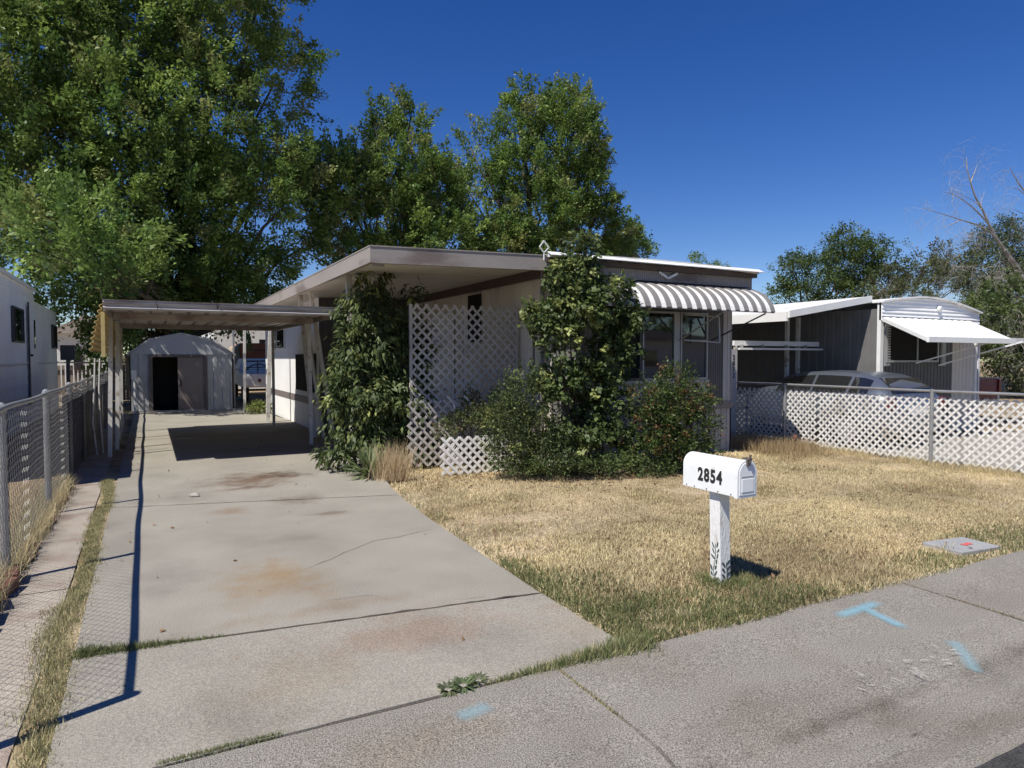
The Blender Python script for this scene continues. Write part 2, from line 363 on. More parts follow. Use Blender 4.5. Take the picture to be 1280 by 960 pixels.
fill = MB(); fill.box(-8, 16, 1.5, 3.0, -.3, -.095); tag(fill.build('gutter_bed', M['crack']), kind='structure')
# driveway slabs
def rough_edge(p, q, n=14, amp=.008, seed=0):
    out = []
    for i in range(n):
        t = i/n; x = p[0]+(q[0]-p[0])*t; y = p[1]+(q[1]-p[1])*t; k = 0 if i == 0 else 1
        nx, ny = -(q[1]-p[1]), (q[0]-p[0]); L = math.hypot(nx, ny)
        a = amp*mnoise.noise(Vector((x*7+seed, y*7, 4)))*k; out.append((x+nx/L*a, y+ny/L*a))
    return out
def slab(corners, seed, z=0.0):
    poly = []
    for i in range(len(corners)): poly += rough_edge(corners[i], corners[(i+1) % len(corners)], seed=seed)
    mb = MB(); mb.prism(poly, -.1, z); return mb
dw = MB()
E1 = lawn_left
def seam_y(x, a, b, x0=-.36, x1=2.45): return a+(b-a)*(x-x0)/(x1-x0)
def dslab(ya, yb, gapa=.0, gapb=.0, seed=0, z=0):
    # ya, yb = (left, right) y of near and far edge
    L = -.38; near = [(L, ya[0]+gapa), (E1(ya[1]), ya[1]+gapa)]
    right = [(E1(y), y) for y in np.linspace(ya[1]+.4, yb[1]-.3, 4)] if yb[1]-ya[1] > 1 else []
    far = [(E1(yb[1]), yb[1]-gapb), (L, yb[0]-gapb)]
    m_ = slab(near+right+far, seed, z); dw.add(m_.v, m_.f)
dslab((2.955, 2.955), (4.27, 3.94), 0, .012, 1, .004)
dslab((4.27, 3.94), (8.40, 7.60), .010, .005, 2, .0)
dslab((8.40, 7.60), (11.75, 11.2), .004, .002, 3, .002)
dw2 = slab([(-.38, 11.753), (3.25, 11.203), (3.5, 11.2), (3.5, 15.2), (-.38, 15.2)], 4, .0); dw.add(dw2.v, dw2.f)
dw2 = slab([(-.38, 15.206), (3.5, 15.206), (3.15, 19.0), (3.0, 23.4), (-.38, 23.4)], 5, .003); dw.add(dw2.v, dw2.f)
dw2 = slab([(3.26, 10.1), (5.25, 10.1), (5.25, 14.8), (3.51, 14.8), (3.51, 11.195), (3.26, 11.195)], 9, -.004); dw.add(dw2.v, dw2.f)
drive = tag(dw.build('driveway', M['concrete']), kind='structure')
def crackline(pts, w, seed=0, z=.0035, parent=None):
    pp = []
    for (a, b) in zip(pts, pts[1:]):
        n = max(3, int(math.dist(a, b)/.04))
        for i in range(n):
            t = i/n; x = a[0]+(b[0]-a[0])*t; y = a[1]+(b[1]-a[1])*t
            pp.append((x+.02*mnoise.noise(Vector((x*6, y*6, seed))), y+.02*mnoise.noise(Vector((x*6, y*6, seed+9)))+.006*mnoise.noise(Vector((x*30, y*30, seed)))))
    mb = MB(); vs = []
    for i, (x, y) in enumerate(pp):
        ww = w*(.55+.8*abs(mnoise.noise(Vector((x*9, y*9, seed+3)))))*.5*min(1, (i+1)/6, (len(pp)-i)/6)
        vs += [(x, y-ww, z), (x, y+ww, z)]
    mb.add(vs, [(2*i, 2*i+2, 2*i+3, 2*i+1) for i in range(len(pp)-1)])
    return mb.build('crack', M['crack'], parent)
crackline([(1.0, 5.22), (1.72, 5.78), (1.95, 5.80), (2.39, 5.95)], .008, 1, .0035, drive)
crackline([(1.75, 4.1), (1.95, 4.05), (2.0, 4.25)], .006, 2, .0035, drive)
crackline([(.35, 8.3), (.4, 9.6), (.6, 11.7)], .005, 3, .0045, drive)
jf = MB(); jf.box(-.37, 2.3, 2.9, 8.9, -.06, -.013); jf.box(-.37, 2.2, 2.93, 2.97, -.055, -.006); tag(jf.build('joint_fill', M['crack']), kind='structure')
crackline([(-.36, 4.27), (1.0, 4.10), (2.40, 3.94)], .030, 5, .0045, drive); crackline([(-.3, 8.38), (2.6, 7.61)], .010, 6, .003, drive)
crackline([(1.45, 5.05), (1.62, 4.9), (1.75, 4.93)], .005, 7, .0035, drive); crackline([(.9, 4.5), (1.3, 4.45), (1.5, 4.13)], .004, 8, .0035, drive)
# old side walk strip along the fence
sp = slab([(-.97, 2.97), (-.52, 2.97), (-.52, 5.6), (-.97, 5.6)], 6, -.012); m2 = slab([(-.97, 5.612), (-.52, 5.612), (-.54, 10.2), (-.97, 10.2)], 7, -.008)
m3 = slab([(-.97, 10.212), (-.54, 10.212), (-.54, 22.9), (-.97, 22.9)], 8, -.01)
sp.add(m2.v, m2.f); sp.add(m3.v, m3.f); tag(sp.build('side_path', M['pinkwalk']), kind='structure')
b_ = MB(); b_.box(-.6, -.3, 2.9, 23, -.11, -.02); tag(b_.build('strip_soil', M['lawnsoil']), kind='structure')
nd = MB(); nd.box(10.95, 16.9, 2.97, 8.2, -.1, -.01); nd.box(10.95, 12.95, 8.2, 20, -.1, -.01); tag(nd.build('neighbour_driveway', M['concrete']), kind='structure')

# ------------------------------------------------------------------ grass
def fn(x, y, s, seed):
    rs = np.random.RandomState(seed); out = np.zeros_like(x)
    for _ in range(7):
        a = rs.uniform(0, 6.28); k = s*rs.uniform(.6, 1.9); out += np.sin((x*np.cos(a)+y*np.sin(a))*k+rs.uniform(0, 6.28))
    return out/7*1.9
def blades(name, x, y, z, h, w, c, lean=.5, parent=None, label=None, kind=None, cat=None, down=0.0):
    n = len(x); ang = rng.uniform(0, 2*np.pi, n); la = rng.uniform(0, 2*np.pi, n); ll = rng.uniform(.1, 1, n)*lean
    dx = np.cos(la)*ll*h; dy = np.sin(la)*ll*h; hz = h*np.sqrt(np.clip(1-ll**2*.8, .05, 1)); wx = np.cos(ang)*w/2; wy = np.sin(ang)*w/2
    V = np.zeros((n, 5, 3))
    V[:, 0] = np.stack([x-wx, y-wy, z], 1); V[:, 1] = np.stack([x+wx, y+wy, z], 1)
    V[:, 2] = np.stack([x+wx*.8+dx*.4, y+wy*.8+dy*.4, z+hz*.6], 1); V[:, 3] = np.stack([x-wx*.8+dx*.4, y-wy*.8+dy*.4, z+hz*.6], 1)
    V[:, 4] = np.stack([x+dx, y+dy, z+hz*(1-down)], 1)
    b = (np.arange(n)*5)[:, None]
    tri = np.concatenate([b+np.array([0, 1, 2]), b+np.array([0, 2, 3]), b+np.array([3, 2, 4])], 0)
    C = np.repeat(c, 5, axis=0)
    o = np_mesh(name, V.reshape(-1, 3), tri, 3, C, M['blade'], parent)
    if kind or label or cat: tag(o, label, cat, None, kind)
    return o
STRAW = np.array([.68, .58, .345]); STRAW2 = np.array([.50, .405, .235]); GREEN = np.array([.10, .135, .05]); OLIVE = np.array([.23, .22, .10]); BROWN = np.array([.22, .13, .07])
def mixc(a, b, t): return a*(1-t[:, None])+b*t[:, None]
def tuft_(n, cx, cy, rx, ry, hmin, hmax, cs, z=0., w=.004):
    x = cx+rng.normal(0, 1, n)*rx; y = cy+rng.normal(0, 1, n)*ry; t = rng.random(n)
    c = mixc(np.array(cs[0]), np.array(cs[1]), t)*rng.uniform(.75, 1.2, n)[:, None]
    return x, y, np.full(n, lawn_z(cx, cy)-.005), rng.uniform(hmin, hmax, n), np.full(n, w)*rng.uniform(.7, 1.4, n), c
def lawn_blades(n, x0, x1, y0, y1, hmul=1, dens=None):
    # more blades close to the camera
    x = rng.uniform(x0, x1, n); y = rng.uniform(y0, y1, n)
    left = np.interp(y, [p[1] for p in LAWN_EDGE], [p[0] for p in LAWN_EDGE])+fn(y*3, y*0, 3, 4)*.035
    ok = (x > left-.02) & (y > 2.9+.05*fn(x, y, 5, 2)) & ~((x > 5.78) & (x < 6.38) & (y > 3.08) & (y < 3.46))
    patch = fn(x, y, 1.6, 21)+.6*fn(x, y, 5, 22)
    bare = patch < -.6; ok &= ~(bare & (rng.random(n) < .62)); x, y, left = x[ok], y[ok], left[ok]; n = len(x)
    edge = np.exp(-((x-left)/.22)**2)*.75; front = np.exp(-((y-3.0)/.55)**2)
    gmask = .95*front+edge*.9+.35*np.exp(-(((x-2.9)/.7)**2+((y-3.6)/.8)**2))*2.0+.5*np.exp(-(((x-4.0)/.5)**2+((y-3.5)/.35)**2))
    gmask = gmask*(.65+.75*fn(x, y, 2.3, 3))+.10*fn(x, y, 1.1, 9)+.15*fn(x, y, 6, 10)
    g = np.clip(gmask*.95-.24, 0, .72)
    isg = rng.random(n) < g
    t = rng.random(n); c = mixc(STRAW, STRAW2, np.clip(t*.6+.75*fn(x, y, 1.7, 5)+.3*fn(x, y, 7, 55), 0, 1))
    c = np.where((rng.random(n) < .08+.10*(patch[ok] < -.3))[:, None], BROWN, c)
    cg = mixc(GREEN, OLIVE, rng.random(n)); c = np.where(isg[:, None], cg, c)*rng.uniform(.7, 1.2, n)[:, None]*np.clip(1.03+.2*fn(x, y, 1.0, 61)+.14*fn(x, y, 4.5, 62), .6, 1.4)[:, None]
    tall = np.clip(.5+.5*fn(x, y, 1.3, 6), 0, 1); tuft = np.exp(-(((x-3.1)/.9)**2+((y-4.1)/.9)**2))
    h = (.012+.019*rng.random(n)+.04*tall*rng.random(n)**2.5+.06*tuft*rng.random(n)**1.5+.018*front*rng.random(n)+.035*edge*rng.random(n)*isg+.02*isg)*hmul
    w = .0035+.0035*rng.random(n)
    z = np.array([lawn_z(a, b) for a, b in zip(x, y)])-.002
    return x, y, z, h, w, c
parts = [lawn_blades(135000, 2.2, 8.0, 2.9, 5.2), lawn_blades(95000, 2.3, 10.4, 5.0, 8.0), lawn_blades(40000, 2.5, 10.4, 7.8, 10.5, 1.1), lawn_blades(16000, 7.8, 10.6, 2.9, 5.2)]
parts[2] = parts[2][:4]+(parts[2][4]*1.6,)+parts[2][5:]
A = [np.concatenate([p[i] for p in parts]) for i in range(6)]
ex_ = []
for k in range(420):
    x = 2.6+7.6*random.random(); y = 3.1+6*random.random()**1.3
    ex_.append(tuft_(random.randint(10, 45), x, y, .035, .035, .03, .085 if k % 4 else .13, (STRAW*1.05, STRAW2 if k % 3 else OLIVE)))
for k in range(26): ex_.append(tuft_(60, 3.58+rng.normal(0, .09), 3.50+rng.normal(0, .07), .03, .03, .03, .11, (GREEN*1.3, OLIVE)))
for k in range(60): ex_.append(tuft_(50, 2.5+1.6*random.random(), 3.05+.5*random.random(), .04, .04, .03, .09, (GREEN*1.4, OLIVE)))
A = [np.concatenate([A[i]]+[e[i] for e in ex_]) for i in range(6)]
blades('lawn_grass', *A, lean=1.05, kind='stuff', down=.1, label='dry straw coloured lawn grass with green patches along its edges', cat='grass')
# tall dead grass at foot of the fence and house
def tuft(n, cx, cy, rx, ry, hmin, hmax, cs, z=0., w=.004, seed=0):
    x = cx+rng.normal(0, 1, n)*rx; y = cy+rng.normal(0, 1, n)*ry; t = rng.random(n)
    c = mixc(np.array(cs[0]), np.array(cs[1]), t)*rng.uniform(.75, 1.2, n)[:, None]
    return x, y, np.full(n, z-.01), rng.uniform(hmin, hmax, n), np.full(n, w)*rng.uniform(.7, 1.4, n), c
def cat(ps): return [np.concatenate([p[i] for p in ps]) for i in range(6)]
st = []
for k in range(60):
    y = 5.2+4.8*(k/60)+rng.uniform(-.05, .05); st.append(tuft(150, -.99+rng.uniform(-.05, .07), y, .05, .07, .06, .26, (STRAW, STRAW2 if k % 3 else OLIVE)))
for k in range(30): st.append(tuft(60, -1.35+rng.uniform(-.3, .3), 5+5*rng.random(), .12, .15, .03, .12, (STRAW2, OLIVE)))
blades('dry_grass_border', *cat(st), lean=.8, kind='stuff', label='dry yellow grass clumps growing through the foot of the chain link fence', cat='grass')
st = []
for k in range(170):
    y = 2.85+7.6*(k/170); x = -.45+.035*math.sin(y*2.3)+rng.uniform(-.04, .04)
    st.append(tuft(150, x, y, .030 + (.022 if 3.6 < y < 5.2 else 0), .045, .008, .045, (mixc(GREEN, OLIVE, np.array([.5]))[0]*1.3, STRAW if k % 5 else OLIVE), w=.003))
for k in range(40): # along the first seam
    t = (k/40)**1.3; st.append(tuft(int(90*(1-t)+15), -.35+.75*t, 4.27-.10*t, .02, .022*(1-t)+.006, .02, .07*(1-.5*t), (GREEN*1.4, OLIVE), w=.0035))
blades('strip_grass', *cat(st), lean=.75, kind='stuff', label='narrow strip of green and yellow grass between path and driveway', cat='grass')
st = []
for k in range(60):
    t = k/60; x = 1.45+1.0*t; st.append(tuft(int(30+110*t**1.5), x, 2.955+.01*t, .03, .012+.045*t**2, .015, .04+.06*t, (GREEN*1.4, OLIVE if k % 3 else STRAW), w=.0035))
for k in range(40):
    x = .02+.45*k/40; st.append(tuft(40, x, 2.965, .02, .009, .01, .035, (GREEN*1.5, OLIVE), w=.003))
for k in range(26):
    y = 2.95-.55*k/26; st.append(tuft(14, 1.84, y, .006, .02, .006, .022, (STRAW, OLIVE), w=.003))
for k in range(30):
    y = 2.9-.8*k/30; st.append(tuft(10, 4.72, y, .008, .02, .005, .02, (BROWN, OLIVE), w=.003))
for k in range(90):
    x = 2.2+2.2*rng.random(); st.append(tuft(16, x, 1.51, .04, .012, .004, .018, (OLIVE, STRAW2), z=-.07, w=.003))
blades('seam_grass', *cat(st), lean=.8, kind='stuff', label='green grass growing in the joint between driveway and sidewalk', cat='grass')
st = []
for k in range(50): st.append(tuft(130, 9.0+1.3*rng.random(), 8.0+1.6*rng.random()-.6*rng.random(), .12, .12, .08, .3, (STRAW2, BROWN)))
for k in range(40): st.append(tuft(90, 10.35+rng.uniform(-.05, .05), 4+5*rng.random(), .05, .12, .04, .15, (STRAW, STRAW2)))
blades('tall_dry_grass', *cat(st), lean=.7, kind='stuff', label='tall reddish dry grass at the far right corner of the house', cat='grass')
o = thing('dry_grass_clump', 'tall pale straw grass clump at corner of lawn beside strappy plant', 'grass clump', (2.86, 8.72, 0))
blades('stems', *tuft(1100, 2.86, 8.72, .13, .12, .15, .58, (np.array([.62, .46, .30]), STRAW2*1.15), w=.0035), lean=.6, parent=o)
bpy.data.objects['stems'].name = 'stem'
# strappy plant
def strap_plant(root, n, L, w, c, er=(.3, 1.3)):
    V = []; Fc = []; C = []
    for k in range(n):
        a = random.uniform(0, 6.28); el = random.uniform(*er); l = L*random.uniform(.6, 1.1); w_ = w*random.uniform(.7, 1.2)
        d = Vector((math.cos(a), math.sin(a), 0)); side = Vector((-math.sin(a), math.cos(a), 0)); b = len(V); cc = Vector(c)*random.uniform(.6, 1.5)
        for i in range(7):
            t = i/6; p = Vector(root)+d*(l*t*math.cos(el)+.02)+Vector((0, 0, l*(t*math.sin(el)-.45*t*t*math.cos(el)))); ww = w_*(1-t**2)*.5+.001
            V += [p-side*ww, p+side*ww]; C += [cc, cc]
        for i in range(6): Fc.append((b+2*i, b+2*i+1, b+2*i+3, b+2*i+2))
    return np.array([tuple(v) for v in V]), np.array(Fc), np.array([tuple(c) for c in C])
o = thing('strappy_plant', 'spiky green strap-leaved plant at driveway edge under the vine', 'plant', (2.62, 8.98, 0))
V, Fc, C = strap_plant((2.62, 8.98, 0), 120, .60, .038, (.17, .22, .09)); np_mesh('leaf', V, Fc, 4, C, M['leaf'], o)
o = thing('weed', 'low spreading green weed at the joint of driveway and sidewalk', 'weed', (1.33, 2.99, 0))
V, Fc, C = strap_plant((1.33, 2.99, .004), 70, .075, .013, (.13, .17, .08), (.1, .9)); V2, F2, C2 = strap_plant((1.41, 3.0, .004), 60, .06, .012, (.15, .17, .09), (.1, .9))
V3, F3, C3 = strap_plant((1.25, 2.985, .004), 60, .06, .012, (.15, .17, .09), (.1, .9))
np_mesh('leaf', np.concatenate([V, V2, V3]), np.concatenate([Fc, F2+len(V), F3+len(V)+len(V2)]), 4, np.concatenate([C, C2, C3]), M['leaf'], o)

# ------------------------------------------------------------------ foliage
def leafmesh(name, pts, size, dirs, c, parent, asp=.5, droop=.3):
    """pts (N,3) leaf roots; each leaf is a folded rhombus"""
    n = len(pts); d = dirs+rng.normal(0, .55, (n, 3)); d[:, 2] -= droop; d /= np.linalg.norm(d, axis=1)[:, None]+1e-9
    r = rng.normal(0, .55, (n, 3)); r[:, 2] += 1; s_ = np.cross(d, r); s_ /= np.linalg.norm(s_, axis=1)[:, None]+1e-9; nn = np.cross(s_, d)
    L = (size*rng.uniform(.45, 1.45, n))[:, None]
    V = np.stack([pts, pts+d*L*.45+s_*L*asp*.5+nn*L*.08, pts+d*L, pts+d*L*.45-s_*L*asp*.5+nn*L*.08], 1).reshape(-1, 3)
    Fq = np.arange(n*4).reshape(-1, 4)
    return np_mesh(name, V, Fq, 4, np.repeat(c, 4, axis=0), M['leaf'], parent)
def crown(name, lobes, parent, n_leaf, size, cA, cB, cC=None, spray=.8, spr_r=.2, per=60, asp=.55, droop=.3, shell=.45, up=.5, holes=0.0, hs=.6):
    """lobes: (centre, (rx,ry,rz)); leaves hang on sprays scattered through each lobe"""
    vol = np.array([r[0]*r[1]*r[2] for _, r in lobes])**.8; vol /= vol.sum(); PT = []; DR = []; CC = []
    ncl = max(1, n_leaf//per)
    for (c0, r), f in zip(lobes, vol):
        k = max(3, int(ncl*f)); u = rng.normal(0, 1, (k, 3)); u /= np.linalg.norm(u, axis=1)[:, None]
        rad = rng.uniform(shell, 1, k)**.6*rng.uniform(.82, 1.12, k); cen = np.array(c0)+u*rad[:, None]*np.array(r)
        if holes:
            h = fn(cen[:, 0]+cen[:, 1]*.4, cen[:, 2]*1.1, hs, 31)+.6*fn(cen[:, 1], cen[:, 2], hs*1.4, 33); keep = h > -holes-0*h
            keep |= rng.random(k) < .2; cen = cen[keep]; u = u[keep]; k = len(cen)
            if k == 0: continue
        out = u+np.array([0, 0, up])+rng.normal(0, .35, (k, 3)); out /= np.linalg.norm(out, axis=1)[:, None]
        cl = rng.uniform(.5, 1.3, k)*spray; t = rng.random((k, per))**.8
        p = cen[:, None, :]+out[:, None, :]*(t*cl[:, None])[:, :, None]+rng.normal(0, 1, (k, per, 3))*(spr_r*(1.05-.6*t))[:, :, None]
        tone = rng.random(k); bright = rng.uniform(.75, 1.3, k)
        cc = cA*(1-tone[:, None])+cB*tone[:, None]
        if cC is not None: sel = rng.random(k) < .12; cc[sel] = cC
        cc = cc*bright[:, None]; cc = np.repeat(cc[:, None, :], per, 1)*rng.uniform(.8, 1.2, (k, per, 1))
        PT.append(p.reshape(-1, 3)); DR.append(np.repeat(out[:, None, :], per, 1).reshape(-1, 3)); CC.append(cc.reshape(-1, 3))
    return leafmesh(name, np.concatenate(PT), size, np.concatenate(DR), np.concatenate(CC), parent, asp, droop)
def limb(mb, a, b, r0, r1, n=6, wob=.12, seg=6):
    a = Vector(a); b = Vector(b); L = (b-a).length; pts = []; rs = []
    for i in range(seg+1):
        t = i/seg; q = a.lerp(b, t); k = math.sin(t*math.pi)*wob*L
        pts.append(q+Vector((mnoise.noise(q*1.3)*k, mnoise.noise(q*1.3+Vector((7, 3, 1)))*k, k*.3))); rs.append(r0+(r1-r0)*t)
    mb.tube(pts, rs, n); return pts
def tree(name, label, base, lobes, n_leaf, size, cA, cB, cC=None, tr=.3, fork=.35, twigs=3, group=None, cat_='tree', **kw):
    root = thing(name, label, cat_, base, group); mb = MB(); b = Vector(base)
    top = sum((Vector(c) for c, _ in lobes), Vector())/len(lobes); fk = b.lerp(Vector((b.x*.7+top.x*.3, b.y*.7+top.y*.3, top.z)), fork)
    limb(mb, b-Vector((0, 0, .1)), fk, tr, tr*.75, 8, .03)
    for c, r in lobes:
        c = Vector(c); pts = limb(mb, fk, c, tr*.4, tr*.1, 6, .1)
        for k in range(twigs):
            u = Vector(rng.normal(0, 1, 3)).normalized(); e = c+Vector((u.x*r[0], u.y*r[1], abs(u.z)*r[2]))*.85
            limb(mb, pts[random.randint(3, 6)], e, tr*.1, tr*.02, 4, .08, 4)
    mb.build('trunk', M['bark'], root, smooth=True)
    crown('crown', lobes, root, n_leaf, size, np.array(cA), np.array(cB), None if cC is None else np.array(cC), **kw)
    return root
def LB(l):
    """(px, py, Y, rx, ry, rz)"""
    return [(tuple(P(x, y, Y)), (a, b, c)) for x, y, Y, a, b, c in l]
GA, GB, GC = (.08, .145, .034), (.20, .28, .065), (.24, .27, .09)
# big tree behind the shed
big = LB([(210, 70, 29, 2.3, 2.6, 2.2), (290, 30, 29, 2.0, 2.4, 2.2), (120, 40, 28, 2.4, 2.6, 2.2), (40, 60, 28, 2.3, 2.6, 2.4), (340, 110, 30, 1.7, 2.2, 2.0), (230, -60, 29, 2.6, 2.6, 2.2), (330, -20, 30, 1.4, 1.8, 1.7), (60, -50, 28, 2.6, 2.6, 2.2),
    (260, 160, 28, 2.4, 2.6, 2.2), (150, 170, 27, 2.6, 2.8, 2.2), (40, 190, 27, 2.4, 2.8, 2.2), (340, 210, 29, 1.9, 2.4, 1.9), (200, 260, 27, 2.6, 2.8, 2.0), (300, 280, 28, 2.3, 2.6, 1.8), (90, 280, 27, 2.3, 2.6, 1.6), (352, 262, 29, 1.2, 1.6, 1.2),
    (130, 350, 26.5, 1.8, 2.2, 1.2), (220, 345, 28, 2.2, 2.4, 1.5), (310, 345, 29, 1.7, 2.2, 1.1), (20, 300, 27, 1.4, 2.0, 1.1), (-40, 120, 27, 2.4, 2.6, 3.5), (110, 410, 28, 1.5, 2, .9), (180, 400, 31, 2.2, 1.6, .9), (375, 312, 29, .35, .5, .4), (335, 345, 29, .7, 1.0, .5), (200, 385, 29, 2.4, 1.8, 1.0), (280, 385, 29.5, 2.2, 1.8, .9), (250, 330, 28, 2.2, 2.2, 1.3), (310, 395, 31, 1.3, 1.6, .5), (290, 220, 28.5, 2.2, 2.4, 1.6), (105, 325, 21.5, 1.2, 1.2, .8), (150, 345, 21, 1.1, 1.2, .6), (60, 300, 21.5, 1.2, 1.2, .8), (120, 290, 22, 1.2, 1.2, .8)])
tree('shade_tree', 'huge dense green tree towering behind the metal shed', (1.2, 29.5, -.1), big, 340000, .145, GA, GB, GC, tr=.42, fork=.3, spray=1.1, spr_r=.19, per=110, holes=.75, hs=.8, up=.55)
m1 = LB([(500, 205, 31, 1.8, 2.0, 2.1), (512, 150, 31, .8, .9, 1.3), (470, 170, 31, .65, .8, 1.3), (440, 215, 30, 1.4, 1.6, 1.3), (405, 205, 30, 1.1, 1.4, .9), (540, 230, 31, 1.2, 1.6, 1.5), (430, 265, 30, 1.6, 1.8, 1.3), (500, 270, 30, 1.9, 2.2, 1.4), (555, 285, 30, 1.4, 1.8, 1.0), (475, 300, 31, 2.0, 1.8, 1.0), (402, 275, 29, .6, .8, .6), (385, 300, 29, .25, .3, .5), (405, 312, 29, .25, .3, .4), (514, 128, 31, .35, .4, .8), (470, 148, 31, .3, .35, .7), (480, 135, 31, .2, .3, .5), (447, 185, 30, .5, .5, .7), (540, 195, 31, .4, .5, .6), (560, 250, 31, .9, .9, .8)])
m1 = [((c[0], c[1], c[2]-.55), r) for c, r in m1]
tree('leafy_tree', 'green tree with two pointed tops rising behind the porch roof', (11.0, 31, -.1), m1, 115000, .145, GA, GB, GC, tr=.3, spray=1.0, spr_r=.17, per=95, holes=.5, hs=1.0, up=.8)
m2 = LB([(700, 165, 32, 1.9, 2.0, 2.3), (645, 135, 32, .95, 1.1, 1.6), (708, 118, 32, 1.2, 1.2, 1.2), (650, 190, 31, 1.2, 1.6, 1.3), (600, 180, 32, 1.0, 1.1, 1.6), (720, 220, 32, 1.8, 2.0, 1.6), (665, 245, 31, 2.2, 2.2, 1.6), (610, 250, 31, 1.5, 1.8, 1.6), (735, 270, 32, 1.8, 1.8, 1.4), (630, 295, 31, 2.2, 2.0, 1.1), (700, 300, 32, 2.2, 2.0, 1.1), (745, 245, 32, .7, .9, .7), (765, 295, 32, 1.0, 1.0, .7), (640, 108, 32, .35, .4, .8), (655, 120, 32, .4, .4, .6), (690, 108, 32, .35, .4, .6), (712, 100, 32, .35, .4, .7), (728, 130, 32, .5, .5, .6), (585, 160, 32, .5, .5, .7), (580, 210, 31.5, .9, .9, .9), (740, 190, 32, .6, .7, .7)])
m2 = [((c[0]+.15, c[1], c[2]-1.0), r) for c, r in m2]
tree('leafy_tree', 'tallest green tree directly behind the house roof ridge', (19.5, 32, -.1), m2, 140000, .15, GA, GB, GC, tr=.32, spray=1.0, spr_r=.18, per=95, holes=.5, hs=1.0, up=.8)
m3 = LB([(780, 300, 34, 1.0, 1.0, 1.0), (795, 312, 34, .8, .9, .8), (765, 320, 34, 1.0, 1, .6)])
tree('small_tree', 'small green treetop peeping over the roof beside the tall shrub', (24.5, 34, -.1), m3, 9000, .15, GA, GB, tr=.16, spray=.6, spr_r=.18, per=50)
tree('small_tree', 'tiny dark treetop showing over the white roof edge above the striped awning', (30.5, 36, -.1), LB([(868, 326, 36, .35, .4, .4), (895, 336, 36, .8, .5, .25)]), 2000, .12, GA, GB, tr=.1, spray=.4, spr_r=.15, per=40)
r1 = LB([(1065, 330, 36, 2.6, 2.2, 1.8), (1060, 308, 36, 1.6, 1.6, 1.2), (1010, 345, 36, 1.9, 1.8, 1.6), (990, 335, 36, 1.0, 1.2, 1.1), (985, 372, 36, 1.5, 1.5, 1.0), (1095, 320, 36, 1.4, 1.4, 1.2), (1090, 355, 36, 2.3, 2, 1.5), (1050, 370, 36, 2.3, 2.0, 1.2)])
tree('broad_tree', 'rounded dark green tree behind the neighbour carport roof', (47, 37, -.1), r1, 42000, .17, (.055, .095, .028), (.12, .16, .045), tr=.35, spray=.7, spr_r=.26, per=50, holes=.45, hs=.8, up=.3)
r2 = LB([(1160, 325, 30, 1.6, 1.6, 1.2), (1150, 345, 30, 2.2, 1.8, 1.3), (1190, 320, 30, 1.2, 1.2, .9), (1130, 375, 29, 2.2, 1.6, .9), (1195, 360, 29, 2.0, 1.6, 1.4), (1110, 355, 31, 1.2, 1.2, .8)])
tree('olive_tree', 'feathery olive green tree behind the white arched roof', (46, 30, -.1), r2, 30000, .15, (.065, .09, .035), (.14, .155, .06), (.15, .12, .08), tr=.25, spray=.8, spr_r=.2, per=50, holes=.4, hs=.9, up=.9)
r3 = LB([(1262, 310, 22, 1.5, 1.6, 1.5), (1235, 345, 22, 1.6, 1.4, 1.2), (1275, 365, 21, 1.8, 1.6, 1.6), (1225, 390, 20, 1.4, 1.2, .8), (1265, 430, 17, 1.3, 1.2, .8), (1275, 460, 15.5, 1.2, 1.0, .55), (1300, 330, 22, 2, 1.6, 2.2), (1250, 410, 18.5, 1.2, 1.0, .9), (1245, 445, 16, .9, .8, .5), (1240, 300, 23, .9, 1, .8)])
tree('overgrown_tree', 'dark green tree tangled with dead branches at the right edge', (41, 22, -.1), r3, 60000, .13, (.06, .085, .035), (.12, .145, .06), tr=.25, spray=.7, spr_r=.22, per=50, holes=.35, hs=1.0, up=.1)
# dead tree
root = thing('dead_tree', 'bare dead tree with pale drooping twigs at the right edge', 'dead tree', (40.5, 20, -.1)); mb = MB()
def PP(l, Y=20): return [P(x, y, Y) for x, y in l]
mb.tube([Vector((40.5, 20, -.2)), P(1300, 400, 20), P(1272, 335, 20), P(1255, 312, 20)], [.2, .17, .13, .10], 7)
def branch(pl, r0, Y=20):
    pts = PP(pl, Y); n = len(pts); mb.tube(pts, [r0*(1-.85*i/(n-1)) for i in range(n)], 5); return pts
main = branch([(1258, 316), (1245, 297), (1236, 280), (1228, 262), (1219, 246), (1213, 228), (1209, 212), (1208, 196)], .085)
branch([(1236, 280), (1222, 265), (1212, 256), (1204, 250), (1192, 243), (1180, 240)], .045); branch([(1250, 304), (1238, 290), (1222, 281), (1202, 275), (1180, 268), (1153, 260)], .06)
branch([(1213, 228), (1218, 216), (1222, 204)], .035); branch([(1202, 275), (1188, 281), (1172, 287)], .03); branch([(1226, 262), (1227, 250), (1231, 238)], .03); branch([(1240, 290), (1215, 291), (1195, 294)], .02)
branch([(1228, 262), (1216, 250), (1200, 243), (1185, 236)], .02); branch([(1192, 243), (1190, 252), (1191, 262)], .02); branch([(1290, 250), (1275, 232), (1265, 215), (1262, 208)], .05); branch([(1290, 250), (1272, 236), (1258, 234)], .03); branch([(1300, 300), (1285, 270), (1268, 262), (1250, 262)], .03)
def droopy(p, d, L, r, depth):
    pts = [p]; q = p.copy(); dd = d.normalized(); n = 5
    for i in range(n):
        dd = (dd+Vector(rng.normal(0, .22, 3))+Vector((0, 0, -.2))).normalized(); q = q+dd*L/n; pts.append(q.copy())
    mb.tube(pts, [r*(1-.75*i/n) for i in range(n+1)], 3, cap=False)
    if depth > 0:
        for k in range(4): droopy(pts[random.randint(1, n)], dd+Vector(rng.normal(0, .8, 3)), L*.62, r*.55, depth-1)
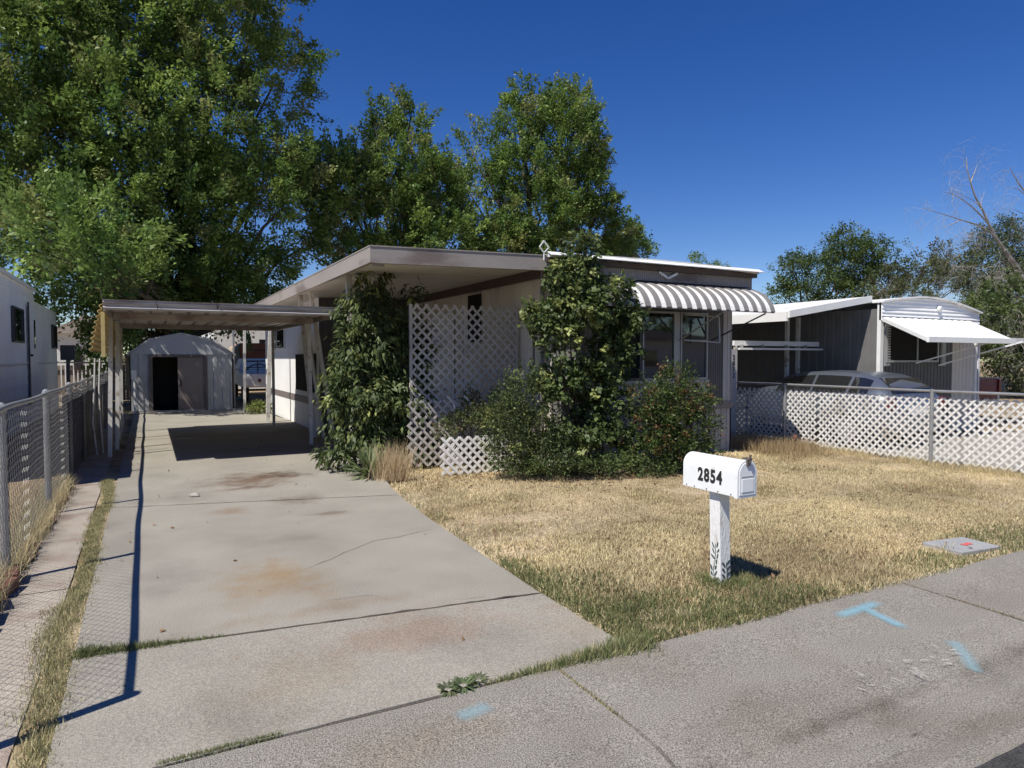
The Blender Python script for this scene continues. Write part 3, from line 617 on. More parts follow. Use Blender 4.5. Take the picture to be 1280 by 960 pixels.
for (x, y, Y) in [(1250, 340, 20), (1262, 370, 19), (1240, 375, 19), (1215, 355, 20), (1275, 395, 17), (1235, 345, 20), (1270, 350, 19), (1255, 400, 17), (1200, 340, 21), (1275, 420, 15), (1225, 330, 20.5), (1245, 385, 18), (1280, 372, 18)]:
    p = P(x, y, Y)
    for k in range(3): droopy(p+Vector(rng.normal(0, .35, 3)), Vector((-1+rng.normal(0, .6), rng.normal(0, .5), .35)), 2.3, .012, 3)
branch([(1290, 380), (1262, 368), (1240, 362), (1225, 366)], .08, 17); branch([(1300, 395), (1275, 392), (1250, 385)], .05, 17)
for (x, y) in [(1208, 205), (1212, 225), (1204, 250), (1190, 244), (1225, 258), (1222, 281), (1202, 275), (1180, 268), (1165, 263), (1238, 285), (1245, 297), (1270, 232), (1262, 215), (1275, 250), (1272, 290), (1262, 320), (1230, 300), (1215, 300)]:
    for k in range(3): droopy(P(x, y, 20), Vector((-1+rng.normal(0, .7), rng.normal(0, .4), .8+rng.normal(0, .5))), 1.5, .007, 2)
mb.build('trunk', M['deadwood'], root)
# grey brush between trees
root = thing('bare_shrub', 'grey twiggy leafless brush just above the neighbour roof', 'shrub', tuple(P(1075, 470, 28))); mb = MB()
for k in range(12): droopy(P(1080+rng.uniform(-16, 16), 388, 28), Vector((rng.normal(0, .3), 0, 1.6)), 1.3, .012, 2)
mb.build('branches', M['deadwood'], root)

# vine and shrubs near the house
def bush(name, label, cat_, base, lobes, n, size, cA, cB, cC=None, stems=6, **kw):
    root = thing(name, label, cat_, base); mb = MB(); b = Vector(base)
    for c, r in lobes: limb(mb, b+Vector((rng.normal(0, .06), rng.normal(0, .05), 0)), c, .02, .008, 5, .1)
    mb.build('stems', M['bark'], root); crown('foliage', lobes, root, n, size, np.array(cA), np.array(cB), None if cC is None else np.array(cC), **kw); return root
DA, DB, DC = (.06, .09, .03), (.14, .18, .058), (.27, .30, .10)
vine = LB([(452, 365, 10.0, .20, .16, .22), (462, 395, 9.95, .34, .25, .28), (478, 430, 9.9, .45, .3, .32), (450, 440, 9.9, .32, .25, .3), (490, 395, 10, .33, .22, .28), (508, 450, 9.85, .35, .25, .35), (445, 490, 9.8, .38, .3, .35), (475, 500, 9.75, .45, .3, .4), (510, 510, 9.7, .28, .25, .4), (435, 530, 9.75, .30, .3, .35), (470, 555, 9.65, .42, .3, .3), (430, 470, 9.9, .2, .2, .28), (512, 555, 9.65, .2, .2, .25), (425, 565, 9.7, .2, .2, .14), (515, 380, 10.1, .3, .2, .18), (520, 415, 9.95, .22, .2, .2), (468, 350, 10.2, .2, .2, .14)])
bush('climbing_vine', 'dense climbing vine with drooping leaves covering the porch corner post', 'vine', (3.0, 9.9, 0), vine, 17000, .10, (.045, .07, .026), (.13, .165, .06), DC, spray=.20, spr_r=.06, per=16, holes=.7, hs=5, asp=.36, droop=1.1, shell=.35, up=-.2)
tall = LB([(728, 312, 8.0, .18, .2, .2), (728, 340, 8.0, .33, .3, .25), (705, 350, 8.0, .22, .25, .2), (755, 365, 7.95, .36, .3, .25), (720, 385, 7.9, .45, .35, .3), (690, 400, 7.95, .33, .3, .22), (665, 390, 8.0, .15, .2, .12), (770, 395, 7.95, .30, .3, .25), (730, 430, 7.9, .5, .35, .3), (695, 440, 7.95, .32, .3, .28), (765, 440, 7.95, .32, .3, .28), (735, 480, 7.95, .4, .35, .3), (755, 510, 7.9, .3, .3, .22), (700, 480, 7.95, .28, .3, .25), (785, 405, 7.95, .14, .2, .15), (720, 540, 7.8, .42, .35, .28), (760, 550, 7.75, .34, .3, .22)])
bush('tall_shrub', 'tall pointed green shrub reaching above the roof in front of the house', 'shrub', (5.3, 7.95, 0), [(c, (r[0]*.86, r[1], r[2]*.95)) for c, r in tall], 21000, .07, DA, DB, DC, spray=.17, spr_r=.05, per=18, asp=.72, droop=.7, shell=.3, up=.1, holes=.45, hs=4)
left_b = LB([(660, 500, 8.05, .38, .3, .3), (635, 530, 8.1, .38, .3, .3), (680, 545, 7.85, .35, .3, .3), (655, 480, 8.1, .22, .2, .18), (640, 560, 8.0, .35, .3, .2), (690, 570, 7.7, .3, .25, .15), (665, 565, 7.8, .3, .25, .2)])
bush('small_leaf_shrub', 'bushy small-leaved shrub beside the low white lattice piece', 'shrub', (4.6, 8.05, 0), left_b, 15000, .036, (.05, .072, .028), (.10, .125, .048), DC, spray=.16, spr_r=.05, per=20, asp=.55, droop=.2, shell=.35, up=.6)
right_b = LB([(845, 480, 7.5, .26, .25, .22), (840, 510, 7.5, .42, .35, .25), (815, 530, 7.45, .32, .3, .25), (865, 535, 7.45, .34, .3, .28), (840, 555, 7.4, .48, .35, .22), (805, 500, 7.5, .22, .25, .2), (872, 500, 7.5, .22, .25, .2), (810, 565, 7.35, .28, .3, .14), (868, 565, 7.4, .28, .3, .14)])
bush('round_shrub', 'rounded small-leaved shrub under the window right of the tall shrub', 'shrub', (6.75, 7.45, 0), [(c, (r[0]*.84, r[1], r[2]*.95)) for c, r in right_b], 22000, .042, (.045, .075, .022), (.10, .14, .036), (.22, .13, .06), spray=.17, spr_r=.05, per=20, asp=.5, droop=.3, shell=.35, up=.5)
ivy = LB([(590, 518, 8.85, .22, .15, .1), (610, 520, 8.8, .25, .15, .12), (570, 528, 8.9, .18, .12, .09), (630, 525, 8.7, .25, .15, .14), (555, 540, 8.9, .1, .1, .12), (590, 500, 9.2, .12, .1, .12), (625, 500, 8.9, .15, .12, .1)])
bush('creeper', 'pale green creeper spilling over the low white lattice piece', 'creeper', (4.1, 8.95, 0), ivy, 6000, .035, (.08, .10, .04), (.16, .19, .07), (.25, .18, .10), spray=.1, spr_r=.045, per=16, asp=.7, droop=.2, shell=.3)
low = LB([(700, 580, 7.6, .5, .2, .06), (760, 580, 7.4, .5, .2, .06), (640, 582, 7.9, .3, .15, .05), (820, 585, 7.2, .4, .15, .05)])
bush('ground_cover', 'low dark green leafy ground cover at the foot of the shrubs', 'ground cover', (5.4, 7.6, 0), low, 6000, .035, DA, DB, spray=.08, spr_r=.05, per=16)
bush('yellow_shrub', 'small weedy shrub at the foot of a thin carport post', 'weed', (2.75, 20.9, 0), [((2.8, 20.8, .12), (.3, .2, .1))], 900, .07, (.12, .16, .04), (.22, .24, .07), spray=.15, spr_r=.08, per=12)

pts_ = []
for k in range(1500):
    x = rng.uniform(2.9, 8.2); y = 7.55+rng.normal(0, .35)+(.6 if x < 4.4 else 0); pts_.append((x, y, lawn_z(x, y)+.012+.02*rng.random()))
for k in range(500): x = rng.uniform(2.6, 9.5); y = rng.uniform(3.1, 8); pts_.append((x, y, lawn_z(x, y)+.02+.02*rng.random()))
for k in range(70): pts_.append((rng.uniform(-.9, 2.6), rng.uniform(3.2, 14), .006))
pts_ = np.array(pts_); cc_ = np.array([.24, .15, .08])*rng.uniform(.5, 1.7, (len(pts_), 1))
o = leafmesh('leaf_litter', pts_, .035, rng.normal(0, 1, (len(pts_), 3))*[1, 1, .15], cc_, None, .6, 0.0); tag(o, 'brown fallen leaves scattered on lawn and driveway', None, None, 'stuff')
# ------------------------------------------------------------------ main house
house = thing('mobile_home', 'long grey and cream mobile home with wide porch roof and striped awning', 'mobile home', (7.1, 8.6, 0))
HX0, HX1, HY0, HY1 = 5.28, 8.92, 8.6, 24.0
w = MB()
ribwall(w, (6.0, HY0), (HX0, HY0), 0.0, 2.86, (0, -1), .10); w.box(HX0+.03, 8.25, HY0+.03, HY0+.06, 0, 1.26)
ribwall(w, (8.72, HY0), (HX1, HY0), 0.86, 2.82, (0, -1), .105)
w.box(6.0, 8.35, HY0, HY0+.05, .93, 1.24)
w.build('front_wall', M['grey_siding'], house)
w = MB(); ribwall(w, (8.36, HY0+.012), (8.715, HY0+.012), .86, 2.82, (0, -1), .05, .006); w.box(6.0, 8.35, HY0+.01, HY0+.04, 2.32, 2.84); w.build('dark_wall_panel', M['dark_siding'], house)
w = MB(); ribwall(w, (HX1, HY0), (6.0, HY0), -.05, .74, (0, -1), .13, .012); ribwall(w, (HX1, HY0), (HX1, HY1), -.05, .74, (1, 0), .13, .012); w.build('skirting', M['grey_siding'], house)
w = MB(); w.box(6.0, HX1+.02, HY0-.02, HY0+.03, .745, .86); w.box(HX1, HX1+.02, HY0+.03, HY1, .745, .86); w.build('belt_trim', M['taupe_trim'], house)
w = MB(); ribwall(w, (HX0, HY1), (HX0, HY0), -.02, 2.95, (-1, 0), .10); w.build('side_wall', M['cream_siding'], house)
w = MB(); ribwall(w, (HX1, HY0), (HX1, HY1), .86, 2.9, (1, 0), .10); w.box(HX0+.04, HX1-.04, HY0+.5, HY1, 0, 2.9); w.build('rear_shell', M['grey_siding'], house)
# roof: slightly crowned
def roofprof(x0, x1, ze, zc, n=12, t=.05):
    top = [(x0+(x1-x0)*i/n, ze+(zc-ze)*math.sin(math.pi*i/n)**.8) for i in range(n+1)]
    return top+[(x, z-t) for x, z in top[::-1]]
rf = MB(); rf.ext(roofprof(5.0, 9.14, 3.075, 3.12), 'y', 8.22, HY1+.3); rf.build('roof', M['roofwhite'], house)
w = MB(); w.ext([(8.12, 3.045), (8.125, 3.035), (8.24, 3.09), (8.24, 3.105)], 'x', 4.98, 9.16); w.build('drip_edge', M['roofwhite'], house)
w = MB(); w.box(5.0, 9.12, 8.24, 8.30, 2.96, 3.03); w.box(9.06, 9.12, 8.3, HY1+.3, 2.96, 3.05); w.build('roof_fascia', M['brown'], house)
w = MB(); ribwall(w, (5.3, 8.32), (9.08, 8.32), 2.80, 2.96, (0, -1), .035, .006, .02); ribwall(w, (9.08, 8.32), (9.08, 8.8), 2.76, 2.96, (1, 0), .035, .006, .02)
w.build('eyebrow_band', M['fascia'], house)
w = MB(); w.box(5.3, 9.06, 8.34, 8.59, 2.80, 2.82); w.box(8.95, 9.06, 8.34, 8.8, 2.76, 2.795); w.build('eyebrow_soffit', M['grey_siding'], house)
w = MB(); w.box(HX0-.05, HX0+.02, 8.35, HY1, 2.96, 3.06); w.box(HX0-.10, HX0-.05, 8.35, 23.9, 2.80, 2.965); w.build('side_fascia', M['brown'], house)
ch = MB(); ch.bar((7.03, 8.29, 2.94), (7.215, 8.29, 2.855), .035, .02, (0, 1, 0)); ch.bar((7.215, 8.29, 2.855), (7.40, 8.29, 2.94), .035, .02, (0, 1, 0)); ch.build('chevron_ornament', M['white'], house)
dm = MB(); q = [(4.86, 3.16), (4.93, 3.08), (5.01, 3.16), (4.93, 3.25)]
for a, b in zip(q, q[1:]+q[:1]): dm.bar((a[0], 8.26, a[1]), (b[0], 8.26, b[1]), .015, .015, (0, 1, 0))
dm.bar((4.93, 8.26, 2.98), (4.93, 8.26, 3.08), .015, .015); dm.build('diamond_ornament', M['white'], house)
vp = MB(); vp.tube([(4.95, 8.34, 2.95), (4.96, 8.4, 2.5)], .012, 6); vp.tube([(5.13, 8.9, 2.5), (5.14, 8.9, 0)], .02, 8); vp.tube([(5.2, 8.75, 2.9), (5.2, 8.75, 0)], .03, 8); vp.build('downpipe', M['taupe_trim'], house)
# front window wall
def window(parent, x0, x1, z0, z1, y, m_frame, name='window', t=.04, mull=(), hm=(), gm='glass', nrm=-1):
    f = MB(); a, b = (y-.03, y+.03)
    f.box(x0, x0+t, a, b, z0, z1); f.box(x1-t, x1, a, b, z0, z1); f.box(x0+t, x1-t, a, b, z0, z0+t); f.box(x0+t, x1-t, a, b, z1-t, z1)
    for mx in mull: f.box(mx-t*.4, mx+t*.4, a+.004, b-.004, z0+t, z1-t)
    for mz in hm: f.box(x0+t, x1-t, a+.006, b-.006, mz-t*.35, mz+t*.35)
    fr = f.build(name, m_frame, parent); g_ = MB(); g_.box(x0+t, x1-t, y-.004, y+.004, z0+t, z1-t); g_.build('pane', M[gm], fr); return fr
window(house, 6.02, 6.93, 1.25, 2.36, HY0, M['darkframe'], gm='screen')
window(house, 6.94, 7.62, 1.25, 2.36, HY0-.01, M['alu'], t=.03, mull=())
window(house, 7.74, 8.34, 1.25, 2.36, HY0+.0, M['alu'], t=.03, hm=(1.9,))
w = MB(); w.box(7.63, 7.73, HY0-.02, HY0+.03, 1.24, 2.36); w.build('window_post', M['alu'], house)
w = MB(); w.box(5.98, 8.36, HY0-.05, HY0-.005, 1.2, 1.245); w.build('window_sill', M['alu'], house)
cs = MB(); cs.bar((7.8, HY0-.04, 1.9), (8.28, HY0-.35, 1.86), .03, .02); cs.bar((7.8, HY0-.04, 2.32), (8.28, HY0-.33, 2.28), .03, .02); cs.bar((8.28, HY0-.35, 1.86), (8.28, HY0-.33, 2.28), .02, .03); cs.build('open_sash', M['alu'], house)
# striped awning
aw = thing('striped_awning', 'brown and white striped metal awning over the front window', 'awning', (7.2, 8.55, 2.75))
AX0, AX1 = 5.55, 9.02; apr = []
for i in range(13):
    t = i/12; apr.append((8.57-.80*math.sin(t*1.35)/math.sin(1.35), 2.79-.44*(t**2.0)))
def awn_strip(x0, x1, d=0.0, th=.01, dx=.0):
    mb = MB(); n = len(apr); vs = []
    for k, x in ((0, x0), (1, x1)):
        for i, (y, z) in enumerate(apr): vs.append((x+dx*i/n, y-d*.4, z+d))
        for i, (y, z) in enumerate(apr): vs.append((x+dx*i/n, y+th*.4-d*.4, z+d-th))
    fs = []
    for i in range(n-1): fs += [(i, i+1, 2*n+i+1, 2*n+i), (n+i, 3*n+i, 3*n+i+1, n+i+1), (i, n+i, n+i+1, i+1), (2*n+i, 2*n+i+1, 3*n+i+1, 3*n+i)]
    fs += [(n-1, 2*n-1, 4*n-1, 3*n-1), (0, 2*n, 3*n, n)]
    mb.add(vs, fs); return mb
nst = 35; sw_ = (AX1-AX0)/nst; ga = MB(); gw = MB()
for k in range(nst):
    x0 = AX0+k*sw_; m_ = awn_strip(x0, x0+sw_, .0 if k % 2 else .012)
    (gw if k % 2 else ga).add(m_.v, m_.f)
ga.build('taupe_slats', M['awn_grey'], aw); gw.build('white_slats', M['awn_white'], aw)
for a, b in (((7.70, 8.56, 1.90), (7.92, 7.82, 2.33)), ((8.40, 8.56, 1.90), (8.86, 7.82, 2.33)), ((5.9, 8.56, 1.90), (5.9, 7.82, 2.33))):
    bb = MB(); bb.bar(a, b, .022, .022); bb.build('brace', M['alu'] if a[0] < 8 else M['black'], aw)
fr = MB(); fr.bar((AX0, 7.79, 2.35), (AX1, 7.79, 2.35), .02, .03); fr.build('front_rail', M['awn_grey'], aw)

# extension room under the porch roof
EX, EY0, EY1 = 3.22, 14.7, 22.2
w = MB(); ribwall(w, (EX, EY1), (EX, EY0), .72, 2.9, (-1, 0), .10); w.box(EX+.05, HX0-.06, EY0+.06, EY1, 0, 2.9)
w.build('extension_wall', M['white_siding'], house)
w = MB(); ribwall(w, (EX, EY0-.01), (HX0-.02, EY0-.01), .0, 2.9, (0, -1), .10); w.build('porch_shade_wall', M['dark_siding'], house)  # wall coloured dark to stand for the deep shade of the porch
w = MB(); ribwall(w, (EX, EY1), (EX, EY0), -.02, .56, (-1, 0), .13, .01); w.build('extension_skirting', M['white_siding'], house)
w = MB(); w.box(EX-.012, EX+.03, EY0, EY1, .565, .715); w.build('extension_belt', M['taupe_trim'], house)
def side_window(parent, X, y0, y1, z0, z1, m_frame, nrm=-1, t=.04, mull=(), gm='glass', name='window'):
    f = MB(); a, b = X-.025, X+.025
    f.box(a, b, y0, y0+t, z0, z1); f.box(a, b, y1-t, y1, z0, z1); f.box(a, b, y0+t, y1-t, z0, z0+t); f.box(a, b, y0+t, y1-t, z1-t, z1)
    for my in mull: f.box(a+.004, b-.004, my-t*.4, my+t*.4, z0+t, z1-t)
    fr = f.build(name, m_frame, parent); g_ = MB(); g_.box(X-.005, X+.005, y0+t, y1-t, z0+t, z1-t); g_.build('pane', M[gm], fr); return fr
side_window(house, EX-.02, 18.7, 21.2, 1.85, 2.62, M['white'], mull=(20.0,))
w = MB(); w.box(EX-.05, EX-.01, 15.0, 17.1, .85, 1.7); w.build('dark_screen_panel', M['screen'], house)
w = MB(); w.box(HX0-.05, HX0-.02, 11.0, 11.5, 1.9, 2.75); w.build('side_window_screen', M['screen'], house)
w = MB(); w.box(HX0-.06, HX0-.025, 12.2, 13.2, .3, 2.5); w.build('side_door', M['white'], house)
# high porch roof
pr_ = thing('porch_roof', 'high flat porch roof with taupe fascia on posts along the driveway', 'porch roof', (2.7, 8.4, 0))
PX0, PX1 = 2.45, 5.22
def pz(x): return 2.985+(3.05-2.985)*(x-PX0)/(PX1-PX0)
def hexa(x0, x1, y0, y1, d0, d1):
    return [(x, y, pz(x)+d) for d in (d0, d1) for x, y in ((x0, y0), (x1, y0), (x1, y1), (x0, y1))]
HF = [(0,3,2,1),(4,5,6,7),(0,1,5,4),(1,2,6,5),(2,3,7,6),(3,0,4,7)]
w = MB(); w.box(PX0, PX0+.06, 8.30, 22.3, 2.79, 2.985); w.add(hexa(PX0+.061, PX1, 8.30, 8.36, -.20, 0), HF); w.box(PX0+.06, PX0+.2, 8.361, 8.42, 2.76, 2.79)
w.box(PX0-.006, PX0+.06, 8.292, 22.3, 2.987, 3.003); w.add(hexa(PX0+.061, PX1, 8.292, 8.36, .002, .018), HF); w.build('fascia', M['fascia'], pr_)
w = MB(); pr = ribs(22.2-8.37, .20, .05, .84, .06); vs = []
for s_, d in pr: vs += [(PX0+.07, 8.37+s_, pz(PX0)-.11+d), (5.20, 8.37+s_, pz(5.2)-.11+d), (PX0+.07, 8.37+s_, pz(PX0)-.01), (5.20, 8.37+s_, pz(5.2)-.01)]
fs = []
for i in range(len(pr)-1): a = 4*i; fs += [(a, a+1, a+5, a+4), (a+2, a+6, a+7, a+3)]
w.add(vs, fs); w.build('pan_deck', M['soffit'], pr_)
for (x, y, xb, yb, r) in [(2.80, 10.45, 2.82, 10.45, .04), (2.80, 14.2, 2.95, 14.0, .04), (2.82, 13.3, 3.15, 13.2, .035), (2.8, 17.9, 2.62, 17.85, .045)]:
    w = MB(); w.bar((xb, yb, 0), (x-.06, y, 2.875), r*2, r*2); w.build('post', M['postmetal'], pr_)
# lower carport
cp = thing('carport', 'low flat metal carport with ribbed gutter across the driveway', 'carport', (1.1, 11.0, 0))
CY0, CY1, CX0, CX1 = 11.05, 17.0, -.54, 2.72
gut = [(CY0+a, b) for a, b in [(.03, 2.285), (.01, 2.31), (.03, 2.335), (.015, 2.36), (.0, 2.385), (.01, 2.405), (-.01, 2.425), (.09, 2.425), (.09, 2.285)]]
w = MB(); w.ext(gut, 'x', CX0, CX1+.05); w.build('front_gutter', M['gutter'], cp)
for x in (CX0, CX1):
    w = MB(); w.box(x, x+.05, CY0+.1, CY1, 2.27, 2.42); w.build('side_fascia', M['fascia'], cp)
w = MB(); w.box(CX0+.06, CX1-.01, CY1-.05, CY1, 2.27, 2.42); w.build('rear_fascia', M['fascia'], cp)
w = MB(); L = CX1-CX0-.07; pr = ribs(L, .28, .035, .8, .1); vs = []
for s_, d in pr: vs += [(CX0+.06+s_, CY0+.1, 2.345+d), (CX0+.06+s_, CY1-.06, 2.345+d), (CX0+.06+s_, CY0+.1, 2.41), (CX0+.06+s_, CY1-.06, 2.41)]
fs = []
for i in range(len(pr)-1): a = 4*i; fs += [(a, a+1, a+5, a+4), (a+2, a+6, a+7, a+3)]
w.add(vs, fs); w.build('pan_deck', M['pan'], cp)
for y in (12.85, 16.6):
    w = MB(); w.box(CX0+.06, CX1-.01, y, y+.08, 2.24, 2.335); w.build('cross_beam', M['pan'], cp)
for (x, y, x2, y2) in [(-.52, 12.9, -.57, 12.8), (-.46, 13.9, -.5, 13.8), (-.50, 15.4, -.52, 15.4), (-.50, 16.8, -.52, 16.8), (2.64, 12.9, 2.66, 12.9), (2.66, 13.2, 3.10, 13.8), (2.62, 16.9, 2.62, 16.9)]:
    w = MB(); w.bar((x2, y2, 0), (x, y, 2.26), .055, .06); w.build('post', M['postmetal'], cp)
hk = MB(); hk.tube([(.12, 11.04, 2.42), (.12, 11.02, 2.38), (.14, 11.03, 2.35), (.14, 11.05, 2.30)], .005, 5); hk.build('hook', M['black'], cp)
hk = MB(); hk.tube([(.93, 11.04, 2.41), (.93, 11.01, 2.38), (.93, 11.03, 2.34)], .010, 5); hk.build('hook', M['black'], cp)
an = MB(); an.tube([(CX0, 11.08, 2.4), (CX0-.02, 11.08, 2.55), (CX0-.10, 11.08, 2.58)], .005, 5); an.build('wire_stub', M['rust'], cp)
# yellow corrugated side shades
def yshade(y0, y1, x_in, out, n=9):
    root = thing('fibreglass_shade', 'ribbed yellow fibreglass shade curling down from the carport side, %s' % ('nearest the street' if y0 < 14 else 'farther from the street'), 'shade', (x_in, y0, 2.3), 'yellow shades on the carport side')
    mb = MB(); vs = []; ks = 4*n
    for i in range(ks+1):
        t = i/ks; a = t*1.25; rr = out*math.sin(a)/math.sin(1.25); z = 2.40-.70*t
        o_ = .035*(1 if (i//2) % 2 else 0)
        vs += [(x_in-rr-o_, y0, z), (x_in-rr-o_, y1, z), (x_in-rr-o_+.012, y1, z-.003), (x_in-rr-o_+.012, y0, z-.003)]
    fs = []
    for i in range(ks):
        a = 4*i
        for j in range(4): fs.append((a+j, a+(j+1) % 4, a+4+(j+1) % 4, a+4+j))
    mb.add(vs, fs); mb.build('ribbed_sheet', M['yellow'], root)
    for y in (y0-.02, y1):
        s_ = MB(); s_.box(x_in-.03, x_in+.02, y, y+.02, 1.62, 2.26); s_.build('side_strip', M['yellow'], root)
    return root
yshade(11.3, 14.5, -.55, .15); yshade(14.51, 16.9, -.55, .15)
# rope / sticks hanging at the post
for i, (x, y, lb) in enumerate([(-.76, 13.0, 'pale bent stick leaning outside the carport post'), (-.70, 13.15, 'pale rod leaning between stick and carport post')]):
    s_ = MB(); s_.tube([(x, y, 1.6), (x-.02, y, 1.1), (x-.05+.04*i, y, .55), (x+.02*i, y, .02)], .014, 6); tag(s_.build('leaning_stick', M['postmetal']), lb, 'stick')

# lattice panels by the porch
lt = thing('lattice_screen', 'tall grey white diamond lattice screen closing off the porch', 'lattice', (4.3, 9.5, 0))
mb = MB(); lattice(mb, (3.42, 9.52), (1, 0), 1.78, .05, 2.40, .15, .036, .008, nrm=(0, -1)); mb.build('strips', M['lattice_old_shaded'], lt)
for x in (3.42, 4.28, 5.18):
    mb = MB(); mb.box(x-.02, x+.02, 9.53, 9.57, 0, 2.40); mb.build('stile', M['lattice_old_shaded'], lt)
l2 = thing('lattice_piece', 'loose lattice panel leaning at the foot of the porch screen', 'lattice', (3.8, 9.35, 0))
mb = MB(); lattice(mb, (3.30, 9.38), (1, -.05), 1.0, .02, .98, .15, .034, .007, nrm=(-.05, -1)); mb.build('strips', M['lattice_old_shaded'], l2)
l3 = thing('lattice_piece', 'low bright white lattice piece standing on the lawn edge', 'lattice', (4.1, 8.85, 0))
mb = MB(); lattice(mb, (3.55, 8.72), (1, -.10), 1.2, -.02, .50, .13, .036, .008, nrm=(-.12, -1)); mb.build('strips', M['lattice'], l3)
for (xy, lb) in [((3.95, 9.2), 'white curved metal scroll bracket leaning on lattice, left of pair'), ((4.2, 9.15), 'white curved metal scroll bracket leaning on lattice, right of pair')]:
    s_ = MB(); x, y = xy; s_.tube([(x-.1, y, 1.05), (x, y, .95), (x+.03, y, .82), (x-.03, y, .72), (x+.05, y, .6), (x+.14, y, .55)], .014, 6); tag(s_.build('scroll_bracket', M['white']), lb, 'bracket')

# ------------------------------------------------------------------ shed
sh = thing('garden_shed', 'grey metal garden shed with one brown sliding door open', 'shed', (1.0, 23, 0))
SX0, SX1, SY = -.48, 2.36, 23.0
w = MB(); ribwall(w, (SX0, SY), (.10, SY), 0, 1.72, (0, -1), .24, .02, .03, .5, .08); ribwall(w, (1.56, SY), (SX1, SY), 0, 1.72, (0, -1), .24, .02, .03, .5, .08)
ribwall(w, (SX1, SY), (SX1, SY+2.4), 0, 1.72, (1, 0), .24, .02); ribwall(w, (SX0, SY+2.4), (SX0, SY), 0, 1.72, (-1, 0), .24, .02); w.box(SX0, SX1, SY+2.4, SY+2.43, 0, 1.72)
w.build('wall', M['shed'], sh)
gp = [(SX0, 1.72), (SX1, 1.72), (1.75, 2.16), (.90, 2.34), (.06, 2.16)]
w = MB(); w.ext(gp, 'y', SY-.02, SY+.01); w.build('gable', M['shed'], sh)
rp = [(SX0-.08, 1.72), (.04, 2.19), (.90, 2.38), (1.78, 2.19), (SX1+.08, 1.72), (SX1+.06, 1.69), (1.75, 2.15), (.9, 2.34), (.06, 2.15), (SX0-.06, 1.69)]
w = MB(); w.ext(rp, 'y', SY-.07, SY+2.5); w.build('roof', M['shedtrim'] if False else M['shed'], sh)
w = MB(); w.box(.02, 1.62, SY-.05, SY-.0, 1.64, 1.72); w.box(.02, .12, SY-.05, SY+.02, 0, 1.64); w.box(1.54, 1.62, SY-.05, SY+.02, 0, 1.64); w.build('door_frame', M['shedtrim'], sh)
w = MB(); w.box(.80, 1.54, SY+.0, SY+.03, .04, 1.63); dr = w.build('sliding_door', M['shedbrown'], sh)
w = MB(); w.box(SX0+.05, SX1-.05, SY+2.3, SY+2.36, 0, 1.7); w.box(SX0+.05, SX1-.05, SY+.06, SY+2.3, 1.66, 1.70); w.box(SX0+.05, SX0+.08, SY+.1, SY+2.3, 0, 1.65); w.box(SX0+.1, SX1-.1, SY+.1, SY+2.3, -.01, .03); w.build('interior_shade_panels', M['black_siding_and_shade'], sh)  # near-black panels added so the open shed looks unlit inside
w = MB(); w.box(.86, .90, SY-.03, SY-.0, .75, .92); w.build('handle', M['black'], dr)
w = MB(); w.box(-.5, 2.4, SY-.04, SY+.0, -.01, .035); w.build('sill', M['galv'], sh)
bx = thing('utility_pedestal', 'small pale metal box on short post left of the shed door', 'box', (-.32, 22.6, 0)); w = MB(); w.box(-.42, -.3, 22.55, 22.7, 1.0, 1.25); w.build('cabinet', M['white'], bx); w = MB(); w.bar((-.36, 22.62, 0), (-.36, 22.62, 1.0), .05, .05); w.build('post', M['white'], bx)

# ------------------------------------------------------------------ chain link fence (left)
FX, FH = -.90, 1.25
fn_ = thing('chain_link_fence', 'galvanised chain link fence running along the left of the driveway', 'fence', (FX, 3.3, 0))
posts_y = [3.3, 6.0, 8.42, 10.75, 13.0, 15.3, 17.6, 19.9, 22.3]
for i, y in enumerate(posts_y):
    r = .034 if i == 0 else .03
    w = MB(); w.tube([(FX-.03, y, -.05), (FX-.03, y, FH+(.05 if i == 0 else -.03))], r, 12); p_ = w.build('post', M['galv'], fn_, smooth=False)
    w = MB(); 
    if i == 0: w.tube([(FX-.03, y, FH+.05), (FX-.03, y, FH+.075), (FX-.03, y, FH+.09)], [.034, .03, .008], 10)
    else: w.tube([(FX-.03, y, FH-.05), (FX-.03, y, FH-.01), (FX-.03, y, FH+.02), (FX-.03, y, FH+.035)], [.034, .036, .03, .01], 10)
    w.build('cap', M['galv'], p_)
w = MB(); rl = []
for k in range(90):
    y = 3.3+(22.9-3.3)*k/89; rl.append((FX+.006*math.sin(y*1.7), y, FH-.012*math.sin((y-3.85)/2.27*math.pi)**2))
w.tube(rl, .021, 10); w.build('top_rail', M['galv'], fn_, smooth=True)
def chain(mb, x, y0, y1, z0, z1, pitch=.062, r=.0019, wav=.0):
    p = pitch/2; n = int((y1-y0)/p); st = int((z1-z0)/(p*1.12))
    for k in range(n):
        pts = []
        for j in range(st+1):
            y = y0+(k+((j+k) % 2))*p; z = z0+(z1-z0)*j/st
            pts.append((x+(.002 if j % 2 else -.002)+wav*math.sin(y*2.1)*math.sin(z*3), y+(.0015 if (j+k) % 2 else -.0015), z+.014*math.sin(y*2.3)+.008*math.sin(y*7)))
        mb.tube(pts, r, 3, cap=False)
mb = MB(); chain(mb, FX, 3.33, 11.0, .02, FH-.03, .082, .0016, .003); 
o = mb.build('mesh_fabric', M['wire'], fn_)
mb = MB(); chain(mb, FX, 11.0, 22.6, .02, FH-.02, .08, .0017, .01); mb.build('mesh_fabric', M['wire'], fn_)
tp = MB(); vs = []; nn_ = 120
for k in range(nn_+1):
    y = 10.15+12.6*k/nn_
    for z in (.0, .3, .6, .9, 1.12+.02*mnoise.noise(Vector((y*2, 0, 0)))): vs.append((FX-.05+.015*mnoise.noise(Vector((y*1.5, z*3, 1))), y, z))
